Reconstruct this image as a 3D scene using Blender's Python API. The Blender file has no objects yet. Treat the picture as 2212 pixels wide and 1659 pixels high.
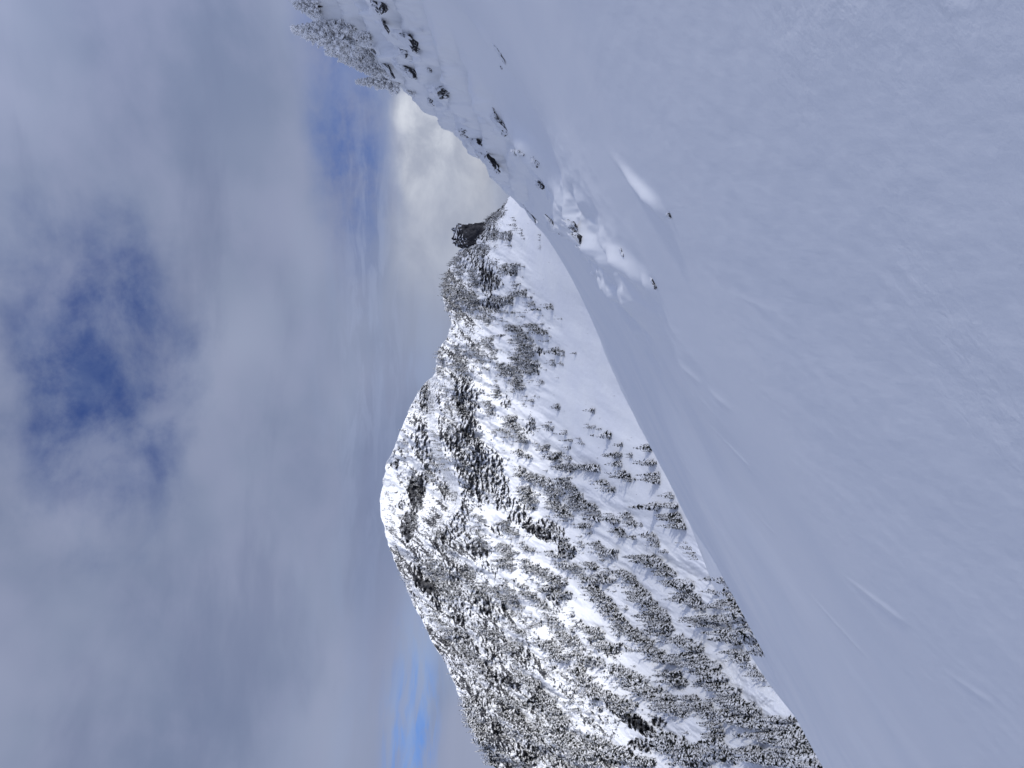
import bpy, math, random
import numpy as np
from mathutils import Vector, Matrix

random.seed(7)
RNG = np.random.default_rng(11)
S = bpy.context.scene
COL = S.collection

# ------------------------------------------------------------------ camera geometry
# The photograph was taken with the phone held upright and stored sideways: world up is the left of the picture.
F = 1661.2                      # focal length in survey units (picture 2212 x 1659 units)
CX, CY = 1106.0, 829.5


def rh(x, y):
    """survey point -> (sideways slope, upward slope) of the sight line from the camera at the origin looking along +Y"""
    return (CY - y) / F, (CX - x) / F


# ------------------------------------------------------------------ noise
_perm = np.random.default_rng(5).permutation(512)
_perm = np.concatenate([_perm, _perm, _perm])
_g = np.random.default_rng(6).normal(size=(512, 3))
_g /= np.linalg.norm(_g, axis=1)[:, None]


def pn(x, y, z=0.0):
    x, y, z = np.broadcast_arrays(np.asarray(x, float), np.asarray(y, float), np.asarray(z, float))
    xi, yi, zi = np.floor(x).astype(int), np.floor(y).astype(int), np.floor(z).astype(int)
    xf, yf, zf = x - xi, y - yi, z - zi
    u, v, w = (t * t * t * (t * (t * 6 - 15) + 10) for t in (xf, yf, zf))

    def gr(dx, dy, dz):
        h = _perm[(_perm[(_perm[(xi + dx) & 511] + yi + dy) & 511] + zi + dz) & 511]
        g = _g[h]
        return g[..., 0] * (xf - dx) + g[..., 1] * (yf - dy) + g[..., 2] * (zf - dz)

    def lp(a, b, t):
        return a + (b - a) * t
    return 1.5 * lp(lp(lp(gr(0, 0, 0), gr(1, 0, 0), u), lp(gr(0, 1, 0), gr(1, 1, 0), u), v),
                    lp(lp(gr(0, 0, 1), gr(1, 0, 1), u), lp(gr(0, 1, 1), gr(1, 1, 1), u), v), w)


def fbm(x, y, z=0.0, o=4, ridged=False):
    a, s, t = 1.0, 0.0, 0.0
    f = 1.0
    for k in range(o):
        n = pn(x * f + 13.7 * k, y * f + 5.1 * k, z * f + 2.3 * k)
        if ridged:
            n = 1 - 2 * np.abs(n)
        s = s + a * n
        t += a
        a *= 0.5
        f *= 2.03
    return s / t


def sstep(a, b, x):
    t = np.clip((np.asarray(x, float) - a) / (b - a), 0, 1)
    return t * t * (3 - 2 * t)


# ------------------------------------------------------------------ object helpers
def link(o):
    COL.objects.link(o)
    return o


def tag(o, label=None, cat=None, group=None, kind=None):
    if label:
        o['label'] = label
    if cat:
        o['category'] = cat
    if group:
        o['group'] = group
    if kind:
        o['kind'] = kind
    return o


def raw_mesh(name, V, Fc, mats, mi=None, smooth=False):
    V = np.asarray(V, np.float32)
    Fc = np.asarray(Fc, np.int32)
    k = Fc.shape[1]
    m = bpy.data.meshes.new(name)
    m.vertices.add(len(V))
    m.vertices.foreach_set('co', V.ravel())
    m.loops.add(Fc.size)
    m.loops.foreach_set('vertex_index', Fc.ravel())
    m.polygons.add(len(Fc))
    m.polygons.foreach_set('loop_start', np.arange(0, Fc.size, k, dtype=np.int32))
    m.polygons.foreach_set('loop_total', np.full(len(Fc), k, np.int32))
    for mt in mats:
        m.materials.append(mt)
    if mi is not None:
        m.polygons.foreach_set('material_index', np.asarray(mi, np.int32))
    m.polygons.foreach_set('use_smooth', np.full(len(Fc), smooth, bool))
    m.update(calc_edges=True)
    return m


def obj(name, mesh, parent=None, loc=(0, 0, 0)):
    o = bpy.data.objects.new(name, mesh)
    o.location = loc
    if parent:
        o.parent = parent
    return link(o)


def grid_faces(nr, nc, wrap=False):
    i = np.arange(nr - 1)[:, None]
    j = np.arange(nc if wrap else nc - 1)[None, :]
    j2 = (j + 1) % nc
    f = np.stack([i * nc + j, i * nc + j2, (i + 1) * nc + j2, (i + 1) * nc + j], -1)
    return f.reshape(-1, 4)


def add_attr(mesh, name, vals):
    a = mesh.attributes.new(name, 'FLOAT', 'POINT')
    a.data.foreach_set('value', np.asarray(vals, np.float32).ravel())


# ------------------------------------------------------------------ node helpers
class NT:
    def __init__(self, tree):
        self.t = tree
        self.n = tree.nodes
        self.l = tree.links

    def put(self, sock, v):
        if isinstance(v, bpy.types.NodeSocket):
            self.l.new(v, sock)
        elif v is not None:
            sock.default_value = v

    def node(self, typ, ins=None, **props):
        n = self.n.new(typ)
        for k, v in props.items():
            setattr(n, k, v)
        for k, v in (ins or {}).items():
            self.put(n.inputs[k], v)
        return n

    def m(self, op, a, b=None, c=None):
        n = self.node('ShaderNodeMath', operation=op)
        for i, v in enumerate((a, b, c)):
            if v is not None:
                self.put(n.inputs[i], v)
        return n.outputs[0]

    def vm(self, op, a, b=None):
        n = self.node('ShaderNodeVectorMath', operation=op)
        self.put(n.inputs[0], a)
        if b is not None:
            self.put(n.inputs[1], b)
        return n.outputs['Value'] if op in ('DOT_PRODUCT', 'LENGTH') else n.outputs[0]

    def ss(self, x, a, b, lo=0.0, hi=1.0):
        n = self.node('ShaderNodeMapRange', interpolation_type='SMOOTHSTEP')
        self.put(n.inputs[0], x)
        for i, v in ((1, a), (2, b), (3, lo), (4, hi)):
            n.inputs[i].default_value = v
        return n.outputs[0]

    def noise(self, vec, scale, detail=4, rough=0.55, dist=0.0):
        n = self.node('ShaderNodeTexNoise')
        self.put(n.inputs['Vector'], vec)
        n.inputs['Scale'].default_value = scale
        n.inputs['Detail'].default_value = detail
        n.inputs['Roughness'].default_value = rough
        n.inputs['Distortion'].default_value = dist
        return n.outputs[0]

    def mix(self, f, a, b, mode='MIX'):
        n = self.node('ShaderNodeMix', data_type='RGBA', blend_type=mode)
        self.put(n.inputs[0], f)
        self.put(n.inputs[6], a)
        self.put(n.inputs[7], b)
        return n.outputs[2]

    def xyz(self, x, y, z):
        n = self.node('ShaderNodeCombineXYZ')
        for i, v in enumerate((x, y, z)):
            self.put(n.inputs[i], v)
        return n.outputs[0]

    def sep(self, v):
        n = self.node('ShaderNodeSeparateXYZ')
        self.put(n.inputs[0], v)
        return n.outputs


def material(name, rough=0.9, spec=0.1):
    m = bpy.data.materials.new(name)
    m.use_nodes = True
    nt = NT(m.node_tree)
    b = m.node_tree.nodes['Principled BSDF']
    b.inputs['Roughness'].default_value = rough
    b.inputs['Specular IOR Level'].default_value = spec
    return m, nt, b


def rgb(r, g, b):
    return (r, g, b, 1.0)


# ------------------------------------------------------------------ light and sky
SUN = Vector((0.74, -0.40, 0.54)).normalized()
sun = bpy.data.lights.new('sun', 'SUN')
sun.energy = 3.2
sun.angle = math.radians(3)
sun.color = (1.0, 0.97, 0.93)
so = link(bpy.data.objects.new('sun', sun))
so.rotation_euler = SUN.to_track_quat('Z', 'Y').to_euler()

W = bpy.data.worlds.new('World')
S.world = W
W.use_nodes = True
nt = NT(W.node_tree)
bg = W.node_tree.nodes['Background']
sky = nt.node('ShaderNodeTexSky', sky_type='NISHITA', sun_disc=False)
sky.sun_elevation = math.asin(SUN.z)
sky.sun_rotation = math.atan2(SUN.x, SUN.y)
sky.altitude = 1500
tc = nt.node('ShaderNodeTexCoord')
d = nt.vm('NORMALIZE', tc.outputs['Generated'])
dx, dy, dz = nt.sep(d)
az = nt.m('ARCTAN2', dx, dy)
el = nt.m('ARCSINE', dz)
sk = nt.xyz(nt.m('MULTIPLY', az, 2.0), nt.m('MULTIPLY', el, 3.0), 0.0)
n_big = nt.noise(sk, 1.3, 3, 0.5, 0.2)
n_mid = nt.noise(sk, 3.6, 5, 0.55, 0.2)
n_fine = nt.noise(sk, 7.0, 6, 0.6, 0.3)
stripe = nt.noise(nt.xyz(nt.m('MULTIPLY', az, 5.0), 0.0, nt.m('MULTIPLY', el, 34.0)), 1.0, 4, 0.5, 0.8)


def blob(x, y, rx, ry, na=0.5, soft=0.5, tilt=0.0, nz=None):
    """a soft patch of the sky round the direction of survey point (x, y); rx up-down, ry sideways, in survey units"""
    r_, h_ = rh(x, y)
    a0 = math.atan(r_)
    e0 = math.atan(h_ / math.sqrt(1 + r_ * r_))
    da = nt.m('DIVIDE', nt.m('SUBTRACT', az, a0), ry / F)
    de = nt.m('DIVIDE', nt.m('SUBTRACT', el, e0), rx / F)
    if tilt:
        c, s = math.cos(tilt), math.sin(tilt)
        da, de = (nt.m('ADD', nt.m('MULTIPLY', da, c), nt.m('MULTIPLY', de, s)),
                  nt.m('SUBTRACT', nt.m('MULTIPLY', de, c), nt.m('MULTIPLY', da, s)))
    q = nt.m('SQRT', nt.m('ADD', nt.m('MULTIPLY', da, da), nt.m('MULTIPLY', de, de)))
    front = nt.ss(dy, 0.0, 0.2)
    q = nt.m('ADD', q, nt.m('MULTIPLY', nt.m('SUBTRACT', nz or n_mid, 0.5), na * 2))
    return nt.m('MULTIPLY', nt.ss(q, 1.0 - soft, 1.0 + soft, 1.0, 0.0), front)


def mx(*a):
    r = a[0]
    for b in a[1:]:
        r = nt.m('MAXIMUM', r, b)
    return r


blue = nt.mix(1.0, nt.mix(1.0, nt.vm('SCALE', sky.outputs[0]), rgb(1, 1, 1), 'MULTIPLY'), rgb(0.02, 0.035, 0.055), 'MULTIPLY')
blue.node.inputs[6].links[0].from_node.inputs[6].links[0].from_node.inputs['Scale'].default_value = 1.0
cloud = nt.mix(nt.ss(n_big, 0.3, 0.7), rgb(0.188, 0.23, 0.352), rgb(0.315, 0.358, 0.49))
cloud = nt.mix(nt.m('MULTIPLY', nt.ss(n_mid, 0.35, 0.7), 0.42), cloud, rgb(0.31, 0.335, 0.48))
lowband = nt.ss(el, 0.02, 0.32, 1.0, 0.0)
cloud = nt.mix(nt.m('MULTIPLY', nt.ss(nt.noise(nt.xyz(nt.m('MULTIPLY', az, 1.6), nt.m('MULTIPLY', el, 5.5), 5.0), 1.4, 5, 0.55, 0.2), 0.5, 0.68), 0.55), cloud, rgb(0.17, 0.205, 0.325))
cloud = nt.mix(nt.m('MULTIPLY', nt.m('MULTIPLY', lowband, nt.ss(stripe, 0.4, 0.65)), 0.55), cloud, rgb(0.30, 0.37, 0.55))
# blue hole high in the overcast
n_wisp = nt.noise(nt.xyz(nt.m('MULTIPLY', az, 9.0), nt.m('MULTIPLY', el, 11.0), 3.0), 1.0, 7, 0.62, 0.15)
hole = mx(blob(215, 800, 150, 285, 0.75, 0.5, 0.2), nt.m('MULTIPLY', blob(270, 570, 34, 52, 0.4, 0.7), 0.9), nt.m('MULTIPLY', blob(120, 960, 50, 110, 0.5, 0.8), 0.9))
hole = nt.m('MULTIPLY', hole, nt.ss(n_wisp, 0.36, 0.68, 1.0, 0.38))
holecol = nt.mix(nt.ss(n_fine, 0.3, 0.75), rgb(0.020, 0.055, 0.22), rgb(0.085, 0.13, 0.29))
c = nt.mix(nt.m('MULTIPLY', hole, 0.93), cloud, holecol)
# dim blue strip above the ridge trees, and the clear strip over the shoulder
strip = blob(745, 190, 75, 330, 0.35, 0.5)
c = nt.mix(nt.m('MULTIPLY', nt.m('MULTIPLY', strip, nt.ss(n_wisp, 0.35, 0.65, 1.0, 0.55)), 0.95), c, nt.mix(nt.ss(n_fine, 0.35, 0.7), rgb(0.075, 0.14, 0.38), rgb(0.17, 0.21, 0.38)))
stripe2 = nt.noise(nt.xyz(nt.m('MULTIPLY', az, 11.0), 2.0, nt.m('MULTIPLY', el, 65.0)), 1.0, 5, 0.6, 0.5)
clear = blob(890, 1590, 48, 210, 0.35, 0.6, 0.0, stripe)
c = nt.mix(nt.m('MULTIPLY', nt.m('MULTIPLY', clear, nt.ss(stripe2, 0.42, 0.6, 1.0, 0.25)), 0.9), c, nt.mix(nt.ss(stripe, 0.35, 0.7), rgb(0.14, 0.29, 0.70), rgb(0.28, 0.38, 0.62)))
lilac = blob(1010, 1640, 60, 120, 0.3, 0.4)
c = nt.mix(nt.m('MULTIPLY', lilac, 0.85), c, rgb(0.31, 0.34, 0.47))
lay = nt.m('MULTIPLY', blob(805, 800, 60, 480, 0.4, 0.6), nt.ss(stripe2, 0.45, 0.62))
c = nt.mix(nt.m('MULTIPLY', lay, 0.4), c, rgb(0.33, 0.385, 0.55))
dark = blob(820, 1180, 60, 320, 0.4, 0.6)
c = nt.mix(nt.m('MULTIPLY', dark, 0.5), c, rgb(0.19, 0.225, 0.36))
# bright cumulus standing in the gap
cum = mx(blob(960, 330, 105, 180, 0.45, 0.3), nt.m('MULTIPLY', blob(985, 470, 110, 150, 0.5, 0.5), 0.8), blob(890, 250, 40, 60, 0.4, 0.4), blob(900, 380, 40, 70, 0.4, 0.35))
cumcol = nt.mix(nt.ss(n_fine, 0.3, 0.7), rgb(0.39, 0.42, 0.51), rgb(0.68, 0.71, 0.78))
cumcol = nt.mix(nt.ss(el, 0.02, 0.09, 0.45, 0.0), cumcol, rgb(0.41, 0.41, 0.46))
c = nt.mix(nt.m('MULTIPLY', cum, 0.95), c, cumcol)
haze_h = blob(970, 560, 110, 210, 0.5, 0.6)
c = nt.mix(nt.m('MULTIPLY', haze_h, 0.6), c, rgb(0.36, 0.39, 0.49))
# the overcast is brighter towards the hidden sun, high behind the camera
glow = nt.ss(nt.vm('DOT_PRODUCT', d, tuple(SUN)), -0.15, 1.0)
c = nt.mix(1.0, c, nt.mix(glow, rgb(1, 1, 1), rgb(1.8, 1.8, 1.85)), 'MULTIPLY')
# cloudless sky shows (faintly) through thin cloud everywhere
out = nt.mix(0.06, c, blue)
nt.put(bg.inputs['Color'], out)
bg.inputs['Strength'].default_value = 1.04

# ------------------------------------------------------------------ materials
# snow of the near slope
M_SNOW, nt, b = material('wind_packed_snow', 0.75, 0.15)
tc = nt.node('ShaderNodeTexCoord')
P = tc.outputs['Object']
px, py, pz = nt.sep(P)
wind = nt.xyz(nt.m('ADD', px, nt.m('MULTIPLY', py, -0.16)), nt.m('MULTIPLY', py, 0.10), pz)
streak = nt.noise(wind, 1.3, 5, 0.55, 0.3)
crust = nt.noise(P, 7.5, 5, 0.55, 0.2)
grain = nt.noise(P, 130.0, 3, 0.7)
tone = nt.noise(P, 0.22, 3, 0.5)
colr = nt.mix(nt.ss(tone, 0.3, 0.7), rgb(0.80, 0.825, 0.86), rgb(0.85, 0.865, 0.885))
nt.put(b.inputs['Base Color'], colr)
near = nt.m('MULTIPLY', nt.ss(nt.vm('LENGTH', P), 2.2, 6.0, 1.0, 0.03), nt.ss(nt.noise(P, 0.8, 3, 0.5), 0.35, 0.62, 0.25, 1.0))
hgt = nt.m('ADD', nt.m('MULTIPLY', streak, 0.024), nt.m('MULTIPLY', nt.m('MULTIPLY', crust, 0.058), near))
hgt = nt.m('ADD', hgt, nt.m('MULTIPLY', grain, 0.0015))
bump = nt.node('ShaderNodeBump', {'Height': hgt, 'Strength': 0.6, 'Distance': 1.0})
nt.put(b.inputs['Normal'], bump.outputs[0])

# mountain: snow with dark rock breaking through
M_MTN, nt, b = material('mountain_snow_and_rock', 0.9, 0.05)
tc = nt.node('ShaderNodeTexCoord')
P = tc.outputs['Object']
at = nt.node('ShaderNodeAttribute', attribute_name='rock').outputs['Fac']
px, py, pz = nt.sep(P)
Pv = nt.xyz(px, py, nt.m('MULTIPLY', pz, 1.35))
r1 = nt.noise(Pv, 0.10, 5, 0.62, 0.6)
r2 = nt.noise(Pv, 0.42, 4, 0.65, 0.8)
mg = nt.node('ShaderNodeNewGeometry')
steep = nt.m('MULTIPLY', nt.m('SUBTRACT', 0.66, nt.sep(mg.outputs['Normal'])[2]), 0.42)
rr = nt.m('ADD', nt.m('ADD', nt.m('MULTIPLY', r1, 0.9), nt.m('SUBTRACT', nt.m('MULTIPLY', r2, 1.9), 0.9)), steep)
rock = nt.ss(nt.m('ADD', rr, nt.m('MULTIPLY', nt.m('SUBTRACT', at, 0.5), 0.95)), 0.50, 0.54)
rock = nt.m('MULTIPLY', rock, nt.ss(at, 0.03, 0.12))
rcol = nt.mix(nt.ss(nt.noise(P, 0.2, 4, 0.6), 0.35, 0.7), rgb(0.022, 0.024, 0.031), rgb(0.12, 0.12, 0.125))
scol = nt.mix(nt.ss(nt.noise(P, 0.03, 3, 0.5), 0.3, 0.7), rgb(0.78, 0.80, 0.84), rgb(0.84, 0.855, 0.87))
nt.put(b.inputs['Base Color'], nt.mix(rock, scol, rcol))
bump = nt.node('ShaderNodeBump', {'Height': nt.m('ADD', nt.m('MULTIPLY', rock, 0.8), nt.m('MULTIPLY', nt.noise(P, 0.15, 5, 0.6), 1.2)), 'Strength': 0.5, 'Distance': 1.0})
nt.put(b.inputs['Normal'], bump.outputs[0])


def plain(name, col, col2=None, scale=4.0, rough=0.9):
    m, nt, b = material(name, rough, 0.05)
    if col2:
        tc = nt.node('ShaderNodeTexCoord')
        nt.put(b.inputs['Base Color'], nt.mix(nt.ss(nt.noise(tc.outputs['Object'], scale, 4, 0.6), 0.35, 0.65), rgb(*col), rgb(*col2)))
    else:
        b.inputs['Base Color'].default_value = rgb(*col)
    return m


M_NEEDLE = plain('dark_fir_needles', (0.010, 0.012, 0.012), (0.032, 0.034, 0.028), 9.0)
M_BSNOW = plain('snow_on_branches', (0.70, 0.71, 0.73), (0.82, 0.83, 0.845), 14.0)
M_BARK = plain('dark_bark', (0.022, 0.019, 0.018), (0.05, 0.042, 0.038), 6.0)
M_CLUMP = plain('clumped_snow', (0.80, 0.82, 0.85), (0.86, 0.87, 0.89), 3.0)

# rime: white frost with dark twigs showing underneath
M_RIME, nt, b = material('rime_frost', 0.9, 0.05)
tc = nt.node('ShaderNodeTexCoord')
geo = nt.node('ShaderNodeNewGeometry')
nz = nt.sep(geo.outputs['Normal'])[2]
q = nt.m('ADD', nt.m('MULTIPLY', nz, 0.30), nt.noise(tc.outputs['Object'], 9.0, 5, 0.65))
nt.put(b.inputs['Base Color'], nt.mix(nt.ss(q, 0.12, 0.32), rgb(0.30, 0.305, 0.31), rgb(0.92, 0.925, 0.93)))

# boulders: dark rock with snow caught on the upward faces
M_ROCK, nt, b = material('dark_boulder', 0.85, 0.2)
tc = nt.node('ShaderNodeTexCoord')
geo = nt.node('ShaderNodeNewGeometry')
nx_, ny_, nz_ = nt.sep(geo.outputs['Normal'])
P = tc.outputs['Object']
n1 = nt.noise(P, 5.0, 5, 0.62, 0.5)
n2 = nt.noise(P, 16.0, 4, 0.65)
q = nt.m('ADD', nt.m('ADD', nt.m('MULTIPLY', nz_, 0.55), nt.m('MULTIPLY', n1, 0.85)), nt.m('MULTIPLY', n2, 0.45))
sn = nt.ss(q, 0.52, 0.68)
rc = nt.mix(nt.ss(nt.noise(P, 7.0, 4, 0.6), 0.35, 0.7), rgb(0.014, 0.014, 0.018), rgb(0.07, 0.066, 0.066))
nt.put(b.inputs['Base Color'], nt.mix(sn, rc, rgb(0.76, 0.78, 0.81)))
bump = nt.node('ShaderNodeBump', {'Height': nt.m('ADD', nt.m('MULTIPLY', n1, 0.06), nt.m('MULTIPLY', sn, 0.02)), 'Strength': 0.8, 'Distance': 1.0})
nt.put(b.inputs['Normal'], bump.outputs[0])

# ------------------------------------------------------------------ the near snow slope
PA, PB, PC = 0.509, -0.12, -1.7
EDGE = [(1180, 490), (1262, 650), (1340, 840), (1393, 948), (1434, 1027), (1469, 1091), (1493, 1141), (1516, 1170), (1542, 1205), (1569, 1250),
        (1600, 1298), (1660, 1408), (1698, 1486), (1713, 1544), (1748, 1594), (1780, 1659), (1860, 1800)]
CREST = [(1168, 482, 41), (1140, 452, 43), (1109, 418, 45), (1085, 372, 46), (1050, 340, 46), (1022, 318, 46), (1000, 292, 45), (975, 268, 44), (945, 240, 43), (905, 205, 42), (850, 165, 41), (776, 120, 39),
         (757, 92, 38), (729, 59, 37), (693, 34, 37), (655, 0, 36), (560, -80, 36), (420, -200, 37)]
BODY = [(1095, 118, 20), (905, 95, 28), (965, 205, 31), (1090, 280, 27), (1165, 345, 23), (1170, 398, 30), (1255, 520, 27),
        (860, 60, 27), (835, 10, 26), (1000, 20, 19), (800, -60, 27), (1020, 250, 31), (880, 150, 34), (800, 90, 35)]
ctl = []
for x, y in EDGE:
    ctl.append((x, y, 65))
ctl += CREST + BODY
cp, cv = [], []
for x, y, Y in ctl:
    r_, h_ = rh(x, y)
    cp.append((r_ * Y, Y))
    cv.append(h_ * Y - (PA * r_ * Y + PB * Y + PC))
for X, Y in [(-25, -12), (-8, -12), (4, -12), (16, -12), (-40, 10), (-40, 40), (-12, 4), (-12, 18), (-14, 38), (-4, 2), (0, 5), (0, 12), (-3, 24), (0, 34), (0, 48), (3, 8), (2.5, 15), (5, 4), (8, 8),
             (6, 14), (6.5, 19), (12, 4), (14, 12), (-26, 55), (4, 40), (-45, 70)]:
    cp.append((X, Y))
    cv.append(0.0)
cp, cv = np.array(cp, float), np.array(cv, float)


def tps_k(r2):
    return np.where(r2 > 1e-9, 0.5 * r2 * np.log(np.maximum(r2, 1e-9)), 0.0)


n_ = len(cp)
K = tps_k(((cp[:, None] - cp[None]) ** 2).sum(-1)) + np.eye(n_) * 0.5
Pm = np.c_[np.ones(n_), cp]
A = np.block([[K, Pm], [Pm.T, np.zeros((3, 3))]])
sol = np.linalg.solve(A, np.r_[cv, 0, 0, 0])


def resid(x, y):
    x, y = np.asarray(x, float), np.asarray(y, float)
    sh = x.shape
    q = np.c_[x.ravel(), y.ravel()]
    o = np.empty(len(q))
    for i in range(0, len(q), 20000):
        qq = q[i:i + 20000]
        o[i:i + 20000] = tps_k(((qq[:, None] - cp[None]) ** 2).sum(-1)) @ sol[:n_] + sol[n_] + qq @ sol[n_ + 1:]
    return o.reshape(sh)


def crest_dist(r):
    return np.interp(r, [-0.6, 0.196, 0.210, 0.25, 0.30, 0.36, 0.42, 0.5, 0.75, 1.5], [66, 65.5, 41.5, 45, 46, 43.5, 41, 37, 36.5, 36])


def base_z(x, y):
    x, y = np.asarray(x, float), np.asarray(y, float)
    res = resid(x, y)
    rr_ = x / np.maximum(y, 0.5)
    d_ = np.maximum(y - crest_dist(rr_), 0) * (y > 5)
    far = sstep(60, 95, np.hypot(x, y)) * (y <= 5)
    res = np.clip(res, -4, 14) * (1 - far)
    z = PA * np.clip(x, -400, 26) + PB * y + PC + res
    return z - 0.95 * d_ * d_ / (d_ + 9.0)


# rows of control bumps: drifts, wind tails and snow lips: (survey x, y, along, across, height, heading in degrees from +Y towards +X)
BUMPS_S = [
    (1415, 428, 1.05, 0.10, 0.13, 32), (1440, 455, 0.30, 0.14, 0.10, 32),
    (1312, 528, 3.0, 0.42, 0.42, 25), (1338, 565, 1.0, 0.28, 0.20, 25), (1250, 480, 2.4, 0.36, 0.30, 28), (1232, 438, 2.6, 0.34, 0.30, 30),
    (1372, 568, 1.7, 0.24, 0.24, 22), (1400, 600, 0.9, 0.3, 0.22, 20), (1425, 625, 0.5, 0.2, 0.13, 20),
    (1240, 500, 1.3, 0.6, 0.5, 30), (1262, 522, 0.9, 0.5, 0.35, 30),
    (1160, 338, 1.8, 0.55, 0.55, 35), (1118, 322, 1.3, 0.5, 0.35, 35), (1094, 275, 1.5, 0.5, 0.40, 38), (1065, 238, 1.7, 0.5, 0.35, 38),
    (1165, 392, 1.4, 0.35, 0.3, 30),
    (962, 196, 1.6, 0.6, 0.5, 45), (1010, 235, 1.8, 0.5, 0.3, 40), (1030, 290, 1.3, 0.5, 0.35, 35), (893, 92, 1.6, 0.7, 0.6, 45), (884, 140, 1.3, 0.6, 0.5, 45),
    (845, 55, 1.3, 0.8, 0.6, 45), (830, 5, 1.2, 0.8, 0.6, 45), (925, 145, 1.0, 0.5, 0.3, 45), (850, 150, 1.5, 0.7, 0.6, 45), (770, 60, 1.2, 0.9, 0.6, 45),
    (1075, 105, 1.0, 0.5, 0.16, 40), (1690, 690, 1.0, 0.06, 0.012, 15), (1640, 640, 1.8, 0.12, 0.014, 15), (1610, 1000, 3.0, 0.07, 0.016, 10), (1500, 1030, 4.0, 0.10, 0.022, 10), (1690, 1190, 2.4, 0.06, 0.009, 6), (1830, 1390, 2.0, 0.05, 0.009, 0), (2120, 1500, 0.9, 0.03, 0.006, -8), (1560, 860, 3.0, 0.08, 0.018, 12), (1940, 1330, 1.4, 0.04, 0.012, -2), (1760, 1560, 3.0, 0.08, 0.02, -2),
]


def base_hit(x, y):
    r_, h_ = rh(x, y)
    Y = np.geomspace(0.9, 90, 900)
    zz = base_z(r_ * Y, Y)
    k = np.argmax(zz >= h_ * Y)
    if zz[k] < h_ * Y[k]:
        k = np.argmin(h_ * Y[20:] - zz[20:]) + 20
    return r_ * Y[k], Y[k]


BUMPS = []
for x, y, la, ac, hh, hd in BUMPS_S:
    X, Y = base_hit(x, y)
    BUMPS.append((X, Y, la, ac, hh, math.radians(hd)))


BAND = [base_hit(*q_) for q_ in ((840, 20), (900, 100), (965, 205), (1035, 265), (1095, 285), (1145, 345), (1185, 410), (1255, 525), (1340, 575), (1420, 615))]


def ground_z(x, y):
    x, y = np.asarray(x, float), np.asarray(y, float)
    z = base_z(x, y)
    ridge = np.zeros_like(z)
    for X, Y, la, ac, hh, hd in BUMPS:
        ux, uy = math.sin(hd), math.cos(hd)
        ddx, ddy = x - X, y - Y
        a_, c_ = ddx * ux + ddy * uy, ddx * uy - ddy * ux
        # blunt at the near end, trailing off beyond: drifts in the lee of each rock
        e = np.where(a_ < 0, (a_ / (0.22 * la)) ** 2, (a_ / la) ** 2)
        g = np.exp(-e - (c_ / ac) ** 2)
        z = z + 0.95 * hh * g
        ridge = np.maximum(ridge, g)
    ang = math.radians(12)
    u = x * math.cos(ang) - y * math.sin(ang)
    v = x * math.sin(ang) + y * math.cos(ang)
    z = z + (0.16 * fbm(u / 4.4, v / 18.0, 0.3, 2) + 0.30 * fbm(u / 9.0, v / 26.0, 3.3, 2)) * sstep(4, 16, np.hypot(x, y))
    z = z + 0.16 * fbm(x / 2.2, y / 3.0, 6.4, 4) * sstep(52, 60, y) * sstep(0.24, 0.18, x / np.maximum(y, 0.5)) + 0.016 * fbm(u / 0.9, v / 7.0, 4.1, 3)
    dmin = np.full(x.shape, 1e9)
    for (xa, ya), (xb, yb) in zip(BAND[:-1], BAND[1:]):
        tx, ty = xb - xa, yb - ya
        q = np.clip(((x - xa) * tx + (y - ya) * ty) / (tx * tx + ty * ty), 0, 1)
        dmin = np.minimum(dmin, np.hypot(x - xa - q * tx, y - ya - q * ty))
    rid = np.maximum(np.exp(-(dmin / 2.0) ** 2) * sstep(10, 22, y), sstep(0.5, 1.6, resid(x, y)) * sstep(17, 25, y))
    lump = fbm(u / 1.5, v / 3.2, 1.7, 4)
    crag = fbm(u / 2.6, v / 4.5, 5.7, 4, True)
    z = z + rid * (0.70 * crag + 0.55 * lump + 0.11 * fbm(x / 0.45, y / 0.6, 7.7, 3)) + ridge * 0.06 * fbm(x / 0.9, y / 1.2, 3.3, 3)
    q = (z + 0.5 * lump) / 1.25
    fr_ = q - np.floor(q)
    st_ = sstep(0.45, 1.0, fr_) - fr_
    q2 = (z + 0.4 * crag) / 0.5
    fr2 = q2 - np.floor(q2)
    ter = rid * sstep(15, 24, y) * sstep(1.0, 4.5, crest_dist(x / np.maximum(y, 0.5)) - y)
    z = z + ter * (1.25 * 0.95 * st_ + 0.5 * 0.55 * (sstep(0.4, 1.0, fr2) - fr2))
    nr = 1 - sstep(5, 14, np.hypot(x, y))
    z = z + nr * (0.011 * fbm(x / 0.17, y / 0.24, 2.2, 4) + 0.012 * fbm(u / 0.6, v / 1.1, 9.0, 3))
    return z


def ground_hit(x, y, y0=0.9):
    r_, h_ = rh(x, y)
    Y = np.geomspace(y0, 90, 1600)
    zz = ground_z(r_ * Y, Y)
    ok = zz >= h_ * Y
    k = int(np.argmax(ok))
    if not ok[k]:
        k = int(np.argmin(h_ * Y[300:] - zz[300:])) + 300
    return Vector((r_ * Y[k], Y[k], zz[k]))


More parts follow.
